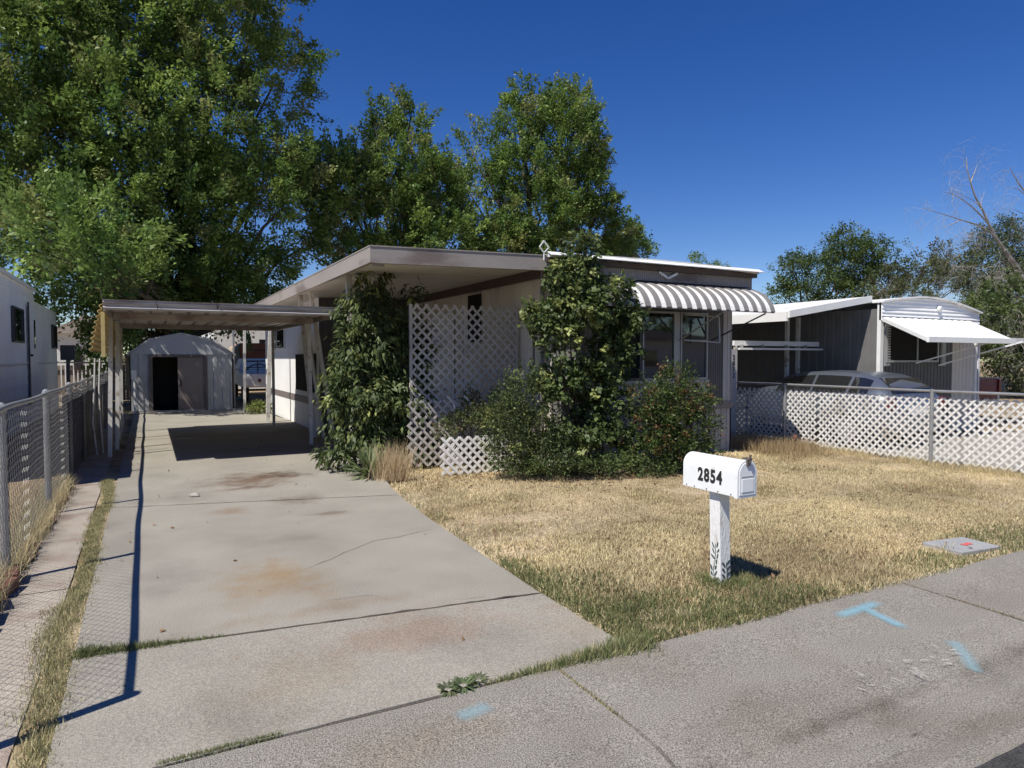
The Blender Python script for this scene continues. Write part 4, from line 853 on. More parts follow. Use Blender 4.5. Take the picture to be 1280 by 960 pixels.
fs = [(k*5+j, k*5+5+j, k*5+6+j, k*5+1+j) for k in range(nn_) for j in range(4)]
n0 = len(vs); vs += [(x-.01, y, z) for x, y, z in vs]; fs += [tuple(i+n0 for i in f[::-1]) for f in fs]
tp.add(vs, fs); tag(tp.build('privacy_tarp', M['purple']), 'dark purple privacy cloth hung on the far part of the chain link fence', 'tarp')
# brick edging
brs = [(-.93, 4.55, 8), (-.92, 4.82, -6), (-.90, 5.12, 4), (-.93, 5.40, 12), (-.89, 5.68, -10), (-.90, 5.95, 5)]
for i, (x, y, a) in enumerate(brs):
    w = MB(); w.box(-.05, .05, -.12, .12, -.02, .075+.02*(i % 2)); b_ = w.build('edging_brick', M['brick'], bevel=.008); b_.location = (x, y, 0); b_.rotation_euler = (R(3*(i % 3-1)), R(6*(i % 2)), R(a))
    tag(b_, ['dark red edging brick beside the fence, nearest the street', 'dark red edging brick, second from the street', 'dark red edging brick, third from the street', 'dark red edging brick, fourth from the street', 'dark red edging brick just before the first visible fence post', 'dark red edging brick, farthest from the street'][i], 'brick', 'bricks edging the path')
def rock(x, y, sx, sy, sz, m, label, name='rock', seed=0):
    bm = bmesh.new(); bmesh.ops.create_icosphere(bm, subdivisions=2, radius=1)
    for v in bm.verts: v.co *= 1+.35*mnoise.noise(v.co*1.5+Vector((seed, 0, 0))); v.co = Vector((v.co.x*sx, v.co.y*sy, v.co.z*sz))
    me = bpy.data.meshes.new(name); bm.to_mesh(me); bm.free(); me.materials.append(m); o = bpy.data.objects.new(name, me); col.objects.link(o); o.location = (x, y, sz*.6); return tag(o, label, 'stone')
rock(.45, 8.62, .06, .04, .03, M['rock'], 'small pale stone lying alone on the driveway')
w = MB()
for i in range(150):
    y = 6.2+3.8*random.random(); x = -.885+.03*math.sin(y*5)+random.uniform(-.02, .02); r_ = random.uniform(.008, .03)
    w.tube([(x, y-r_*1.2, .005), (x+r_*.2, y-r_*.4, .012), (x, y+r_*.6, .012), (x, y+r_*1.3, .004)], [r_*.3, r_, r_*.9, r_*.3], 6)
tag(w.build('soil_crumbs', M['rust']), 'crumbled dark soil lying along the edge of the old path', 'soil', None, 'stuff')

# ------------------------------------------------------------------ mailbox
mbx = thing('mailbox', 'white arched mailbox numbered 2854 on a peeling white wooden post', 'mailbox', (3.58, 3.53, 0))
w = MB(); w.add([(3.535, 3.485, -.05), (3.635, 3.485, -.05), (3.635, 3.585, -.05), (3.535, 3.585, -.05), (3.505, 3.475, .66), (3.60, 3.475, .66), (3.60, 3.575, .66), (3.505, 3.575, .66)], [(0,3,2,1),(4,5,6,7),(0,1,5,4),(1,2,6,5),(2,3,7,6),(3,0,4,7)])
post = w.build('post', M['postwhite'], mbx, bevel=.004)
BX, BW, BZ0, BZS = 3.55, .086, .665, .825; Yn, Yf = 3.27, 3.80
def arch(wd, z0, zs, n=14): return [(-wd, z0)]+[(-wd*math.cos(math.pi*i/n), zs+wd*1.0*math.sin(math.pi*i/n)) for i in range(n+1)]+[(wd, z0)]
ar = [(BX+a, b) for a, b in arch(BW, BZ0, BZS)]
w = MB(); w.ext(ar, 'y', Yn+.012, Yf); body = w.build('body', M['boxwhite'], mbx, bevel=.004)
ar2 = [(BX+a, b) for a, b in arch(BW+.006, BZ0-.006, BZS)]
w = MB(); w.ext(ar2, 'y', Yn, Yn+.03); dr = w.build('door', M['boxwhite'], mbx, bevel=.003)
w = MB(); w.ext([(BX+a, b) for a, b in arch(BW-.012, BZ0+.015, BZS)], 'y', Yn-.004, Yn-.0005); w.build('door_panel', M['alu'] if False else M['boxwhite'], dr)
w = MB(); w.box(BX-.055, BX+.055, Yn-.008, Yn-.0045, .70, .79); w.build('raised_rib', M['boxwhite'], dr, bevel=.002)
w = MB(); w.box(BX-.058, BX+.058, Yn-.0062, Yn-.005, .80, .806); w.build('rib_line', M['alu'], dr)
w = MB(); w.box(BX-.016, BX+.016, Yn-.014, Yn-.001, .875, .925); w.box(BX-.013, BX+.013, Yn-.03, Yn+.03, .918, .932); w.box(BX-.008, BX+.008, Yn-.03, Yn-.018, .90, .955); w.build('latch', M['shedtrim'], mbx, bevel=.003)
for y in (3.33, 3.45, 3.56, 3.68, 3.76): w = MB(); w.tube([(BX-BW-.003, y, .68), (BX-BW+.002, y, .68)], .005, 8); w.build('rivet', M['rust'], mbx)
def text_mesh(s_, size, m, name, parent, loc, rot, ext=.0012, off=.0):
    c = bpy.data.curves.new(name, 'FONT'); c.body = s_; c.size = size; c.extrude = ext; c.offset = off; c.align_x = 'CENTER'; c.space_character = 1.18 if len(s_) > 1 else 1
    t = bpy.data.objects.new(name+'_tmp', c); col.objects.link(t); bpy.context.view_layer.update()
    me = bpy.data.meshes.new_from_object(t.evaluated_get(bpy.context.evaluated_depsgraph_get())); bpy.data.objects.remove(t)
    me.materials.clear(); me.materials.append(m); o = bpy.data.objects.new(name, me); col.objects.link(o); o.parent = parent
    o.location = Vector(loc)-parent_world(parent); o.rotation_euler = rot; return o
txt = text_mesh('2854', .128, M['numerals'], 'house_number', mbx, (BX-BW-.0022, 3.528, .735), (R(90), 0, R(-90)), off=.0045); txt.scale = (.80, .98, 1)
# painted leaves on the post
w = MB()
def leafq(y, z, a, l=.035, wd=.011):
    xf = 3.535-.03*(z+.05)/.71-.0025; d = Vector((0, math.cos(a), math.sin(a))); s2 = Vector((0, -math.sin(a), math.cos(a))); c_ = Vector((xf, y, z)); pts = []
    for i in range(8): t = 2*math.pi*i/8; pts.append(c_+d*l/2*math.cos(t)+s2*wd/2*math.sin(t))
    w.add([tuple(p) for p in pts]+[tuple(p+Vector((.002, 0, 0))) for p in pts], [tuple(range(8))]+[(i, (i+1) % 8, 8+(i+1) % 8, 8+i) for i in range(8)])
for i in range(7):
    z = .0+.042*i; y = 3.535+.012*math.sin(i*.9); leafq(y, z+.015, R(90), .05, .006)
    leafq(y-.018-.008*random.random(), z+.035, R(random.uniform(100, 150)), random.uniform(.03, .05), random.uniform(.010, .018))
    if i not in (3,): leafq(y+.018+.006*random.random(), z+.024, R(random.uniform(35, 80)), random.uniform(.03, .05), random.uniform(.010, .018))
w.build('painted_leaves', M['vinepaint'], mbx)
w = MB()
def leafq2(x, z, a, l=.035, wd=.011):
    yf = 3.485-.01*(z+.05)/.71-.0025; d = Vector((math.cos(a), 0, math.sin(a))); s2 = Vector((-math.sin(a), 0, math.cos(a))); c_ = Vector((x-.03*z, yf, z)); pts = []
    for i in range(8): t = 2*math.pi*i/8; pts.append(c_+d*l/2*math.cos(t)+s2*wd/2*math.sin(t))
    w.add([tuple(p) for p in pts]+[tuple(p+Vector((0, .002, 0))) for p in pts], [tuple(range(8))]+[(i, (i+1) % 8, 8+(i+1) % 8, 8+i) for i in range(8)])
for i in range(4):
    z = .0+.042*i; leafq2(3.585+.012*math.sin(i), z+.01, R(90), .05, .006); leafq2(3.607, z+.03, R(45), .046, .017); leafq2(3.562, z+.02, R(130), .046, .017)
w.build('painted_leaves', M['vinepaint'], mbx)

# utility lid, spray marks
ul = thing('utility_box_lid', 'flat grey concrete utility lid set in the lawn by the sidewalk', 'utility lid', (6.08, 3.27, 0))
w = MB(); w.add([(5.86, 3.12, -.03), (6.34, 3.07, -.03), (6.37, 3.40, -.03), (5.89, 3.47, -.03), (5.86, 3.12, .012), (6.34, 3.07, .012), (6.37, 3.40, .012), (5.89, 3.47, .012)], [(0,3,2,1),(4,5,6,7),(0,1,5,4),(1,2,6,5),(2,3,7,6),(3,0,4,7)]); w.build('lid', M['lidcon'], ul, bevel=.005)
def strokes(name, label, paths, m, cat_='paint mark', z0=.004, wid=.05):
    vs = []; fs = []; cs_ = []
    def zat(y): return np.interp(y, [p[0] for p in prof[::-1]], [p[1] for p in prof[::-1]])
    for path in paths:
        n = 14; pts = []
        for (a, b) in zip(path, path[1:]):
            for i in range(n+1): t = i/n; pts.append((a[0]+(b[0]-a[0])*t, a[1]+(b[1]-a[1])*t))
        k0 = len(vs)
        for i, (x, y) in enumerate(pts):
            j = min(i+1, len(pts)-1); h = max(i-1, 0); dx, dy = pts[j][0]-pts[h][0], pts[j][1]-pts[h][1]; L_ = math.hypot(dx, dy)+1e-9; nx, ny = -dy/L_, dx/L_
            end = min(1, i/3, (len(pts)-1-i)/3)
            for q, c_ in ((-1, -.6), (-.5, .55), (0, .9), (.5, .55), (1, -.6)):
                X_, Y_ = x+nx*wid*q, y+ny*wid*q; vs.append((X_, Y_, zat(Y_)+z0)); v_ = max(0, c_)*end if c_ > 0 else 0; cs_.append((v_, v_, v_))
        for i in range(len(pts)-1):
            for q in range(4): a = k0+i*5+q; fs.append((a, a+1, a+6, a+5))
        z0 += .003
    o = np_mesh(name, np.array(vs), np.array(fs), 4, np.array(cs_), m); return tag(o, label, cat_)
strokes('spray_mark', 'bright blue T shaped survey mark sprayed on the sidewalk', [[(3.70, 2.715), (4.24, 2.75)], [(4.02, 2.76), (3.93, 2.38)]], M['blue'], wid=.062)
strokes('spray_mark', 'curved blue paint stroke near the gutter at right', [[(4.02, 2.20), (3.93, 2.06), (3.86, 1.97)]], M['bluefaint'], wid=.07)
strokes('spray_mark', 'faded blue paint patch on the sidewalk below the driveway weed', [[(1.17, 2.73), (1.38, 2.765)]], M['bluefaint'], wid=.07)
strokes('scrape_marks', 'pale scrape scratches on the rolled kerb', [[(x, y), (x+random.uniform(.02, .07), y-random.uniform(.01, .06))] for x, y in [(3.0+.85*random.random()**1, 2.09+random.uniform(-.06, .06)) for _ in range(24)]], M['chalk'], 'scratches', wid=.006)['kind'] = 'stuff'
w = MB(); w.add([(6.14+.06*math.cos(a), 3.24+.03*math.sin(a)+.012*math.sin(3*a), .016) for a in np.linspace(0, 6.0, 14)], [tuple(range(14))]); w.build('red_mark', M['redpaint'], ul)

# ------------------------------------------------------------------ right lattice fence
RX = 10.42
rfn = thing('lattice_fence', 'pipe rail fence faced with white diamond lattice on right of lawn', 'fence', (RX, 6, 0))
mb = MB(); ybreaks = [3.2, 5.62, 8.05, 10.6]
for a, b in zip(ybreaks, ybreaks[1:]):
    mb = MB(); lattice(mb, (RX+.03, a+.01), (0, 1), b-a-.02, .05+.02*math.sin(a), 1.02+.01*math.sin(a*2), .122, .033, .008, nrm=(-1, 0)); mb.build('lattice_panel', M['lattice'], rfn)
for y in (3.35, 6.02, 8.70, 11.3):
    w = MB(); w.tube([(RX-.04, y, -.1), (RX-.04, y, 1.14)], .026, 10); w.build('post', M['galv'], rfn)
w = MB(); w.tube([(RX-.03, 3.0, 1.115), (RX-.03, 6, 1.11), (RX-.03, 9, 1.12), (RX-.03, 11.3, 1.11)], .021, 8); w.build('top_rail', M['galv'], rfn)
mb = MB(); chain(mb, RX-.012, 3.2, 11.2, .02, 1.1, .09, .0018); mb.build('mesh_fabric', M['wire'], rfn)
hy = thing('rusty_standpipe', 'small rusty standpipe in dry grass at the lattice fence', 'standpipe', (9.95, 8.1, 0)); w = MB(); w.tube([(9.95, 8.1, 0), (9.95, 8.1, .22)], .025, 8); w.tube([(9.95, 8.1, .22), (9.95, 8.1, .27)], [.04, .03], 8); w.tube([(9.95, 8.1, .2), (9.87, 8.06, .19)], .018, 7); w.build('pipe', M['brick'], hy)

# ------------------------------------------------------------------ right neighbour
nb = thing('neighbour_trailer', 'white and dark grey arched roof trailer beyond the lattice fence', 'mobile home', (14.8, 8.6, 0))
NX0, NX1, NY = 13.0, 16.5, 8.6
w = MB(); ribwall(w, (NX0+.1, NY), (15.55, NY), 0, 2.38, (0, -1), .12, .01); w.build('front_wall', M['dark_siding'], nb)
w = MB(); ribwall(w, (15.56, NY), (NX1-.08, NY), 0, 2.38, (0, -1), .14, .01); w.build('pale_wall_panel', M['cream_siding'], nb)
w = MB(); w.box(NX0, NX0+.1, NY-.02, NY+.06, 0, 2.72); w.build('corner_trim', M['white'], nb)
w = MB(); w.box(NX1-.08, NX1, NY-.02, NY+.06, 0, 2.6); w.build('corner_trim', M['white'], nb)
w = MB(); ribwall(w, (NX0, 22), (NX0, NY+.06), 0, 2.6, (-1, 0), .2, .015); w.box(NX1-.03, NX1, NY+.06, 22, 0, 2.5); w.box(NX0+.05, NX1-.05, NY+.4, 22, 0, 2.5); w.build('side_wall', M['mid_siding'], nb)
def archroof(z0, n=16): return [(NX0-.03+(NX1-NX0+.06)*i/n, z0[0]+(z0[1]-z0[0])*i/n+.20*math.sin(math.pi*i/n)) for i in range(n+1)]
at = archroof((2.72, 2.60)); ab = [(x, 2.36) for x, _ in at[::-1]]
w = MB()
def zr_(x): u = min(1, max(0, (x-(NX0-.03))/(NX1-NX0+.06))); return 2.72-.12*u+.20*math.sin(math.pi*u)
z = 2.37
while z < 2.9:
    z2 = z+.08; xs_ = [x for x in np.linspace(NX0, NX1, 120) if zr_(x) > z+.012]
    if len(xs_) > 2:
        xs_ = xs_[::4]+[xs_[-1]]; vs = []
        for x in xs_:
            t_ = min(z2, zr_(x)); vs += [(x, NY-.055, z), (x, NY-.03, t_), (x, NY+.02, t_), (x, NY+.02, z)]
        n = len(xs_); w.add(vs, [(4*i+j, 4*i+4+j, 4*i+4+(j+1) % 4, 4*i+(j+1) % 4) for i in range(n-1) for j in range(4)]+[(0, 1, 2, 3), (4*n-1, 4*n-2, 4*n-3, 4*n-4)])
    z = z2
w.build('gable', M['white_siding'], nb)
w = MB(); t2 = [(x, z+.035) for x, z in at]; w.ext(at+t2[::-1], 'y', NY-.1, 22); w.build('roof', M['roofwhite'], nb)
w = MB(); w.tube([(14.9, NY-.06, 2.66), (14.9, NY-.12, 2.65)], [.06, .05], 12); w.build('porch_light', M['white'], nb)
window(nb, 13.15, 14.95, 1.52, 2.3, NY-.03, M['alu'], mull=(14.2,), gm='screen')
w = MB()
for x in (13.14, 15.08):
    w = MB()
    for k in range(16): w.box(x, x+.14, NY-.055, NY-.03, 1.46+.052*k, 1.46+.052*k+.03)
    w.box(x-.01, x+.15, NY-.03, NY-.012, 1.44, 2.30)
    w.build('shutter', M['alu'], nb)
na = thing('neighbour_awning', 'flat white metal awning on struts over the neighbour front window', 'awning', (14.7, 8.5, 2.3))
w = MB(); vs = []
ay0, az0, ay1, az1 = 8.52, 2.42, 7.45, 1.98; ax0, ax1, bx0, bx1 = 12.98, 16.1, 12.66, 15.6
n = 26
for i in range(n+1):
    t = i/n; o_ = .012 if i % 2 else 0
    vs += [(ax0+(ax1-ax0)*t, ay0, az0+o_), (bx0+(bx1-bx0)*t, ay1, az1+o_), (ax0+(ax1-ax0)*t, ay0, az0+o_-.02), (bx0+(bx1-bx0)*t, ay1, az1+o_-.02)]
fs = [(0, 1, 3, 2), (4*n, 4*n+2, 4*n+3, 4*n+1)]
for i in range(n): a = 4*i; fs += [(a, a+4, a+5, a+1), (a+2, a+3, a+7, a+6), (a+1, a+5, a+7, a+3)]
w.add(vs, fs); w.build('slats', M['awn_white'], na)
w = MB(); w.box(bx0-.02, bx1+.02, 7.40, 7.45, 1.90, 2.0); w.bar((ax0, 8.52, 2.38), (bx0, 7.45, 1.95), .02, .07); w.bar((ax1, 8.52, 2.38), (bx1, 7.45, 1.95), .02, .07); w.build('frame', M['awn_white'], na)
for a, b in (((14.1, 8.52, 1.5), (15.0, 7.5, 1.95)), ((14.9, 8.52, 1.45), (16.1, 7.5, 1.95))):
    w = MB(); w.bar(a, b, .03, .03); w.build('strut', M['white'], na)
w = MB(); w.box(13.2, 15.9, NY-.068, NY-.064, 2.36, 2.43)
for k in range(24): w.box(13.25+.11*k, 13.30+.11*k, NY-.075, NY-.06, 2.395, 2.42)
w.build('slot_row', M['dark_siding'], na)
nc = thing('neighbour_carport', 'sloping white edged carport roof attached to the neighbour trailer', 'carport', (11.6, 8.7, 0))
# roof slopes down to the left
def zc(x): return 2.36+(2.74-2.36)*(x-10.55)/(12.96-10.55)
w = MB(); w.add([(10.55, 8.75, zc(10.55)), (12.96, 8.75, zc(12.96)), (12.96, 8.75, zc(12.96)+.13), (10.55, 8.75, zc(10.55)+.13), (10.55, 8.8, zc(10.55)), (12.96, 8.8, zc(12.96)), (12.96, 8.8, zc(12.96)+.13), (10.55, 8.8, zc(10.55)+.13)], [(0,1,2,3),(7,6,5,4),(0,4,5,1),(3,2,6,7),(0,3,7,4),(1,5,6,2)])
w.box(10.53, 10.58, 8.81, 20, 2.30, 2.47); w.build('fascia', M['awn_white'], nc)
w = MB(); w.add([(10.59, 8.81, zc(10.6)+.04), (12.96, 8.81, zc(12.96)+.04), (12.96, 20, zc(12.96)+.04), (10.59, 20, zc(10.6)+.04), (10.59, 8.81, zc(10.6)+.12), (12.96, 8.81, zc(12.96)+.12), (12.96, 20, zc(12.96)+.12), (10.59, 20, zc(10.6)+.12)], [(0,3,2,1),(4,5,6,7),(0,1,5,4),(1,2,6,5),(2,3,7,6),(3,0,4,7)]); w.build('roof_deck', M['roofwhite'], nc)
w = MB(); ribwall(w, (10.6, 13.0), (13.0, 13.0), 1.9, 2.6, (0, -1), .12, .012); ribwall(w, (10.6, 19.5), (13.0, 19.5), 0, 2.5, (0, -1), .15, .01); w.box(10.55, 10.6, 13.1, 19.6, 0, 2.3); w.build('end_wall', M['black_siding_and_shade'], nc)
for x, y in ((12.35, 10.3), (12.7, 10.3)):
    w = MB(); w.box(x, x+.07, y, y+.07, 0, 2.36 if x < 11 else 2.5); w.build('post', M['postmetal'], nc)
sc = thing('rolled_screen_frame', 'white horizontal canopy rail frame under the neighbour carport', 'frame', (11.8, 10, 0))
w = MB(); w.box(10.45, 13.15, 10.0, 10.06, 1.86, 1.96); w.box(10.5, 13.2, 9.90, 9.96, 1.775, 1.815); w.build('rail', M['awn_white'], sc)
for x in (10.6, 11.2, 11.9, 12.5, 13.1): 
    w = MB(); w.box(x, x+.02, 9.93, 10.0, 1.79, 1.88); w.build('hanger', M['alu'], sc)
w = MB(); w.box(10.47, 10.53, 10.0, 10.05, 0, 1.86); w.build('post', M['postmetal'], sc)
npst = thing('number_post', 'grey house number post with vertical digits at the far corner of the house', 'number post', (10.1, 9.75, 0))
w = MB(); w.box(10.02, 10.26, 9.75, 9.79, 0, 1.78); w.build('board', M['grey_siding'], npst)
for i, d in enumerate('2872'):
    text_mesh(d, .13, M['numerals'], 'numeral', npst, (10.17, 9.745, 1.58-.12*i), (R(90), 0, 0), off=.002)
# car
def car(root_label, cx, y_rear, L, W, Ht, m):
    root = thing('parked_car', root_label, 'car', (cx, y_rear+L/2, 0))
    # stations along length: t (0 rear .. 1 nose): z_bottom, z_belt, z_roof, half widths belt/roof
    S = [(0.0, .38, .84, .86, .74, .66), (.015, .30, .90, .95, .84, .66), (.05, .26, .93, 1.12, .89, .60), (.09, .24, .94, Ht-.12, .90, .57), (.15, .23, .95, Ht-.05, .91, .56), (.25, .22, .94, Ht-.015, .91, .56), (.38, .22, .93, Ht, .91, .565), (.5, .22, .92, Ht-.03, .91, .56), (.58, .22, .91, Ht-.10, .91, .56), (.66, .22, .90, 1.12, .90, .60), (.74, .22, .88, .95, .90, .68), (.82, .22, .84, .87, .88, .70), (.92, .25, .76, .78, .83, .64), (.98, .28, .66, .68, .74, .55), (1.0, .38, .58, .6, .62, .5)]
    mb = MB(); n = None; rings = []
    def ring(st):
        t, zb, zl, zr, wb, wr = st; y = y_rear+t*L; wb *= W/1.82; wr *= W/1.82
        half = [(wb*.80, zb), (wb*.96, zb+.08), (wb, zb+.3*(zl-zb)+.05), (wb*.985, zl-.05), (wb*.95, zl), (wr+(wb*.95-wr)*.08, zr-.07*(zr-zl) if zr-zl > .1 else zr-.005), (wr*.85, zr), (0, zr+.012)]
        return [(cx-a, y, z) for a, z in half]+[(cx+a, y, z) for a, z in half[-2::-1]]
    for st in S: rings.append(ring(st))
    n = len(rings[0]); vs = [p for r_ in rings for p in r_]; fs = []
    for i in range(len(rings)-1):
        for j in range(n): fs.append((i*n+j, i*n+(j+1) % n, (i+1)*n+(j+1) % n, (i+1)*n+j))
    fs += [tuple(range(n)), tuple(range(len(vs)-n, len(vs)))[::-1]]; mb.add(vs, fs)
    b = mb.build('body', m, root, smooth=True)
    # glass
    def sidepoint(t, f, sgn):
        ts = [s[0] for s in S]; i = max(k for k in range(len(ts)) if ts[k] <= t); i = min(i, len(ts)-2); u = (t-ts[i])/(ts[i+1]-ts[i])
        A_, B_ = rings[i], rings[i+1]; lo = Vector(A_[4]).lerp(Vector(B_[4]), u); hi = Vector(A_[5]).lerp(Vector(B_[5]), u); p = lo.lerp(hi, f)
        if sgn > 0: p.x = 2*cx-p.x
        return p+Vector((sgn*.006, 0, .003))
    for sgn in (-1, 1):
        for (t0, t1) in ((.11, .20), (.215, .39), (.405, .60)):
            N = 7; g_ = MB(); vs = []
            for i in range(N):
                t = t0+(t1-t0)*i/(N-1); vs += [sidepoint(t, .08, sgn), sidepoint(t, .88, sgn), sidepoint(t, .88, sgn)-Vector((sgn*.004, 0, 0)), sidepoint(t, .08, sgn)-Vector((sgn*.004, 0, 0))]
            fs = [(4*i+j, 4*i+(j+1) % 4, 4*i+4+(j+1) % 4, 4*i+4+j) for i in range(N-1) for j in range(4)]+[(0, 1, 2, 3), (4*N-4, 4*N-3, 4*N-2, 4*N-1)]
            g_.add([tuple(v) for v in vs], fs); g_.build('side_window', M['glass'], root)
    ry = y_rear; hw = .60*W/1.82
    g_ = MB(); g_.add([(cx-hw*1.06, ry+.03*L-.05, 1.0), (cx+hw*1.06, ry+.03*L-.05, 1.0), (cx+hw*.9, ry+.10*L-.05, Ht-.11), (cx-hw*.9, ry+.10*L-.05, Ht-.11), (cx-hw*1.06, ry+.03*L+.05, 1.0), (cx+hw*1.06, ry+.03*L+.05, 1.0), (cx+hw*.9, ry+.10*L+.05, Ht-.11), (cx-hw*.9, ry+.10*L+.05, Ht-.11)], [(0,1,2,3),(7,6,5,4),(0,4,5,1),(3,2,6,7),(0,3,7,4),(1,5,6,2)]); g_.build('rear_window', M['glass'], root)
    for sgn in (-1, 1):
        g_ = MB(); g_.box(cx+sgn*.78*W/1.82-.09, cx+sgn*.78*W/1.82+.09, ry-.02, ry+.08, .70, .90); g_.build('tail_light', M['tail'], root, bevel=.02)
        for wy in (ry+.78, ry+L-.85):
            g_ = MB(); x = cx+sgn*(W/2-.11); g_.tube([(x-.11, wy, .32), (x+.11, wy, .32)], .32, 24); wh = g_.build('wheel', M['tyre'], root, bevel=.02)
            g_ = MB(); g_.tube([(x-.115, wy, .32), (x+.115, wy, .32)], .2, 20); g_.build('rim', M['rim'], wh)
    g_ = MB(); g_.box(cx-.26, cx+.26, ry-.015, ry+.01, .62, .74); g_.build('number_plate', M['white'], root)
    return root
car('silver blue hatchback parked behind the white lattice fence', 12.02, 7.2, 4.05, 1.74, 1.36, M['carpaint'])
pk = thing('pickup_truck', 'white pickup truck with maroon tailgate right of the neighbour trailer', 'pickup', (18.0, 12, 0))
w = MB(); w.box(17.05, 17.15, 9.3, 11.4, .55, 1.12); w.box(18.85, 18.95, 9.3, 11.4, .55, 1.12); w.box(17.15, 18.85, 9.4, 11.4, .5, .62); w.box(17.05, 18.95, 11.4, 14.6, .5, 1.15); w.build('body', M['white'], pk, bevel=.03)
w = MB(); w.add([(17.1, 11.5, 1.15), (18.9, 11.5, 1.15), (18.9, 13.2, 1.15), (17.1, 13.2, 1.15), (17.2, 11.6, 1.7), (18.8, 11.6, 1.7), (18.8, 12.7, 1.7), (17.2, 12.7, 1.7)], [(0,3,2,1),(4,5,6,7),(0,1,5,4),(1,2,6,5),(2,3,7,6),(3,0,4,7)]); w.build('cab', M['glass'], pk, bevel=.03)
w = MB(); w.box(17.16, 18.84, 9.3, 9.36, .58, 1.1); w.build('tailgate', M['maroon'], pk)
for x in (17.1, 18.9): w = MB(); w.box(x-.06, x+.06, 9.27, 9.33, .75, 1.08); w.build('tail_light', M['tail'], pk)
for x in (17.15, 18.85):
    for y in (10.2, 13.7): w = MB(); w.tube([(x-.11, y, .36), (x+.11, y, .36)], .36, 20); w.build('wheel', M['tyre'], pk)
w = MB(); w.box(17.0, 19.0, 9.12, 9.25, .42, .55); w.build('bumper', M['alu'], pk)
fc = thing('far_carport', 'low white edged carport roof at the right behind the trailer', 'carport', (18.5, 10, 0))
w = MB(); w.box(16.62, 20.6, 8.9, 8.96, 1.98, 2.10); w.box(16.62, 20.6, 8.96, 15, 2.0, 2.07); w.build('roof', M['roofwhite'], fc)
for x in (17.35, 20.4): w = MB(); w.box(x, x+.07, 9.0, 9.07, 0, 1.98); w.build('post', M['white'], fc)
w = MB(); ribwall(w, (16.7, 15.1), (21.5, 15.1), 0, 2.0, (0, -1), .2, .01); w.build('back_wall', M['dark_siding'], fc)
w = MB()
for k in range(5): w.box(18.35, 20.2, 8.1+.0, 8.15, .45+.13*k, .57+.13*k)
tag(w.build('board_fence', M['wood']), 'brown horizontal board fence at the right edge', 'fence')

# ------------------------------------------------------------------ left neighbour
ln = thing('white_trailer', 'white trailer home with lap siding base left of the chain link fence', 'mobile home', (-4.2, 12, 0))
LX = -2.55; Y1, Y2, Y3 = 10.6, 21.2, 26.0
w = MB(); ribwall(w, (LX, Y3), (LX, Y1), 1.50, 3.0, (-1, 0) if False else (1, 0), 1.2, .004, .04, .97, .01); w.build('upper_wall', M['white_siding'], ln)
w = MB(); lapwall(w, (LX, Y1), (LX, Y3), .0, 1.46, (1, 0), .24, .018); w.build('lap_siding', M['white_siding'], ln)
w = MB(); w.box(LX-.02, LX+.03, Y1, Y3, 1.465, 1.505); w.build('belt_trim', M['white'], ln)
w = MB(); w.box(LX-3.4, LX-.05, Y1, Y1+.05, 0, 3.0); w.box(LX-3.4, LX-.05, Y3-.05, Y3, 0, 3.0); w.box(LX-3.4, LX-3.3, Y1, Y3, 0, 3.0); w.build('end_wall', M['white_siding'], ln)
w = MB(); w.box(LX-3.45, LX+.0, Y1, Y3, 3.0, 3.06); w.ext([(LX-3.4, 3.06), (LX+.01, 3.06), (LX-.02, 3.36), (LX-.3, 3.44), (LX-3.1, 3.44), (LX-3.4, 3.36)], 'y', Y1, Y2); w.build('roof', M['white_siding'], ln)
w = MB(); w.ext([(LX+.012, 3.30), (LX+.05, 3.30), (LX+.05, 3.38), (LX-.02, 3.38)], 'y', Y1, Y2); w.build('eave_trim', M['white'], ln)
side_window(ln, LX+.03, 17.8, 19.2, 1.95, 2.72, M['darkframe'], mull=(18.05, 18.95)); side_window(ln, LX+.03, 24.6, 25.7, 1.9, 2.62, M['darkframe'], gm='screen')
w = MB(); w.box(LX-.02, LX+.045, 19.95, 21.15, .5, 2.85); dr = w.build('door', M['white_siding'], ln)
w = MB(); w.box(LX+.046, LX+.052, 20.7, 20.95, 1.85, 2.6); w.build('door_window', M['glass'], dr)
w = MB(); w.box(LX+.03, LX+.06, 19.86, 19.94, .45, 2.95); w.build('door_jamb', M['darkframe'], dr)
w = MB(); w.box(LX+.05, LX+.09, 20.05, 20.2, 1.65, 1.70); w.build('handle', M['black'], dr)
ub = thing('meter_box', 'dark meter box on a post at the end of the white trailer', 'meter box', (-2.35, 24.3, 0)); w = MB(); w.box(-2.2, -1.85, 23.2, 23.4, 1.55, 1.98); w.build('box', M['darkframe'], ub); w = MB(); w.box(-2.07, -1.98, 23.25, 23.35, 0, 1.55); w.build('post', M['shedtrim'], ub)

# ------------------------------------------------------------------ far back
wh = thing('white_house', 'sunlit white house wall far behind the white trailer fence', 'house', (-2.4, 42, 0))
w = MB(); w.box(-4.2, -1.4, 42, 48, 0, 2.9); w.build('wall', M['white'], wh); w = MB(); w.ext([(-4.6, 2.9), (-1.0, 2.9), (-2.8, 3.9)], 'y', 41.7, 48.3); w.build('roof', M['pan'], wh)
w = MB(); w.box(-3.4, -3.0, 41.96, 41.99, 1.0, 2.0); w.build('window', M['glass'], wh)
w2 = thing('white_building', 'bright white building behind the shed and carport', 'building', (5.2, 38, 0))
w = MB(); w.box(3.0, 9.5, 38, 46, 0, 4.0); w.build('wall', M['white'], w2); w = MB(); w.box(2.9, 9.6, 37.9, 46.1, 4.0, 4.1); w.build('roof', M['roofwhite'], w2)
w = MB(); w.box(5.2, 5.9, 37.96, 37.99, 1.6, 2.6); w.build('window', M['glass'], w2)
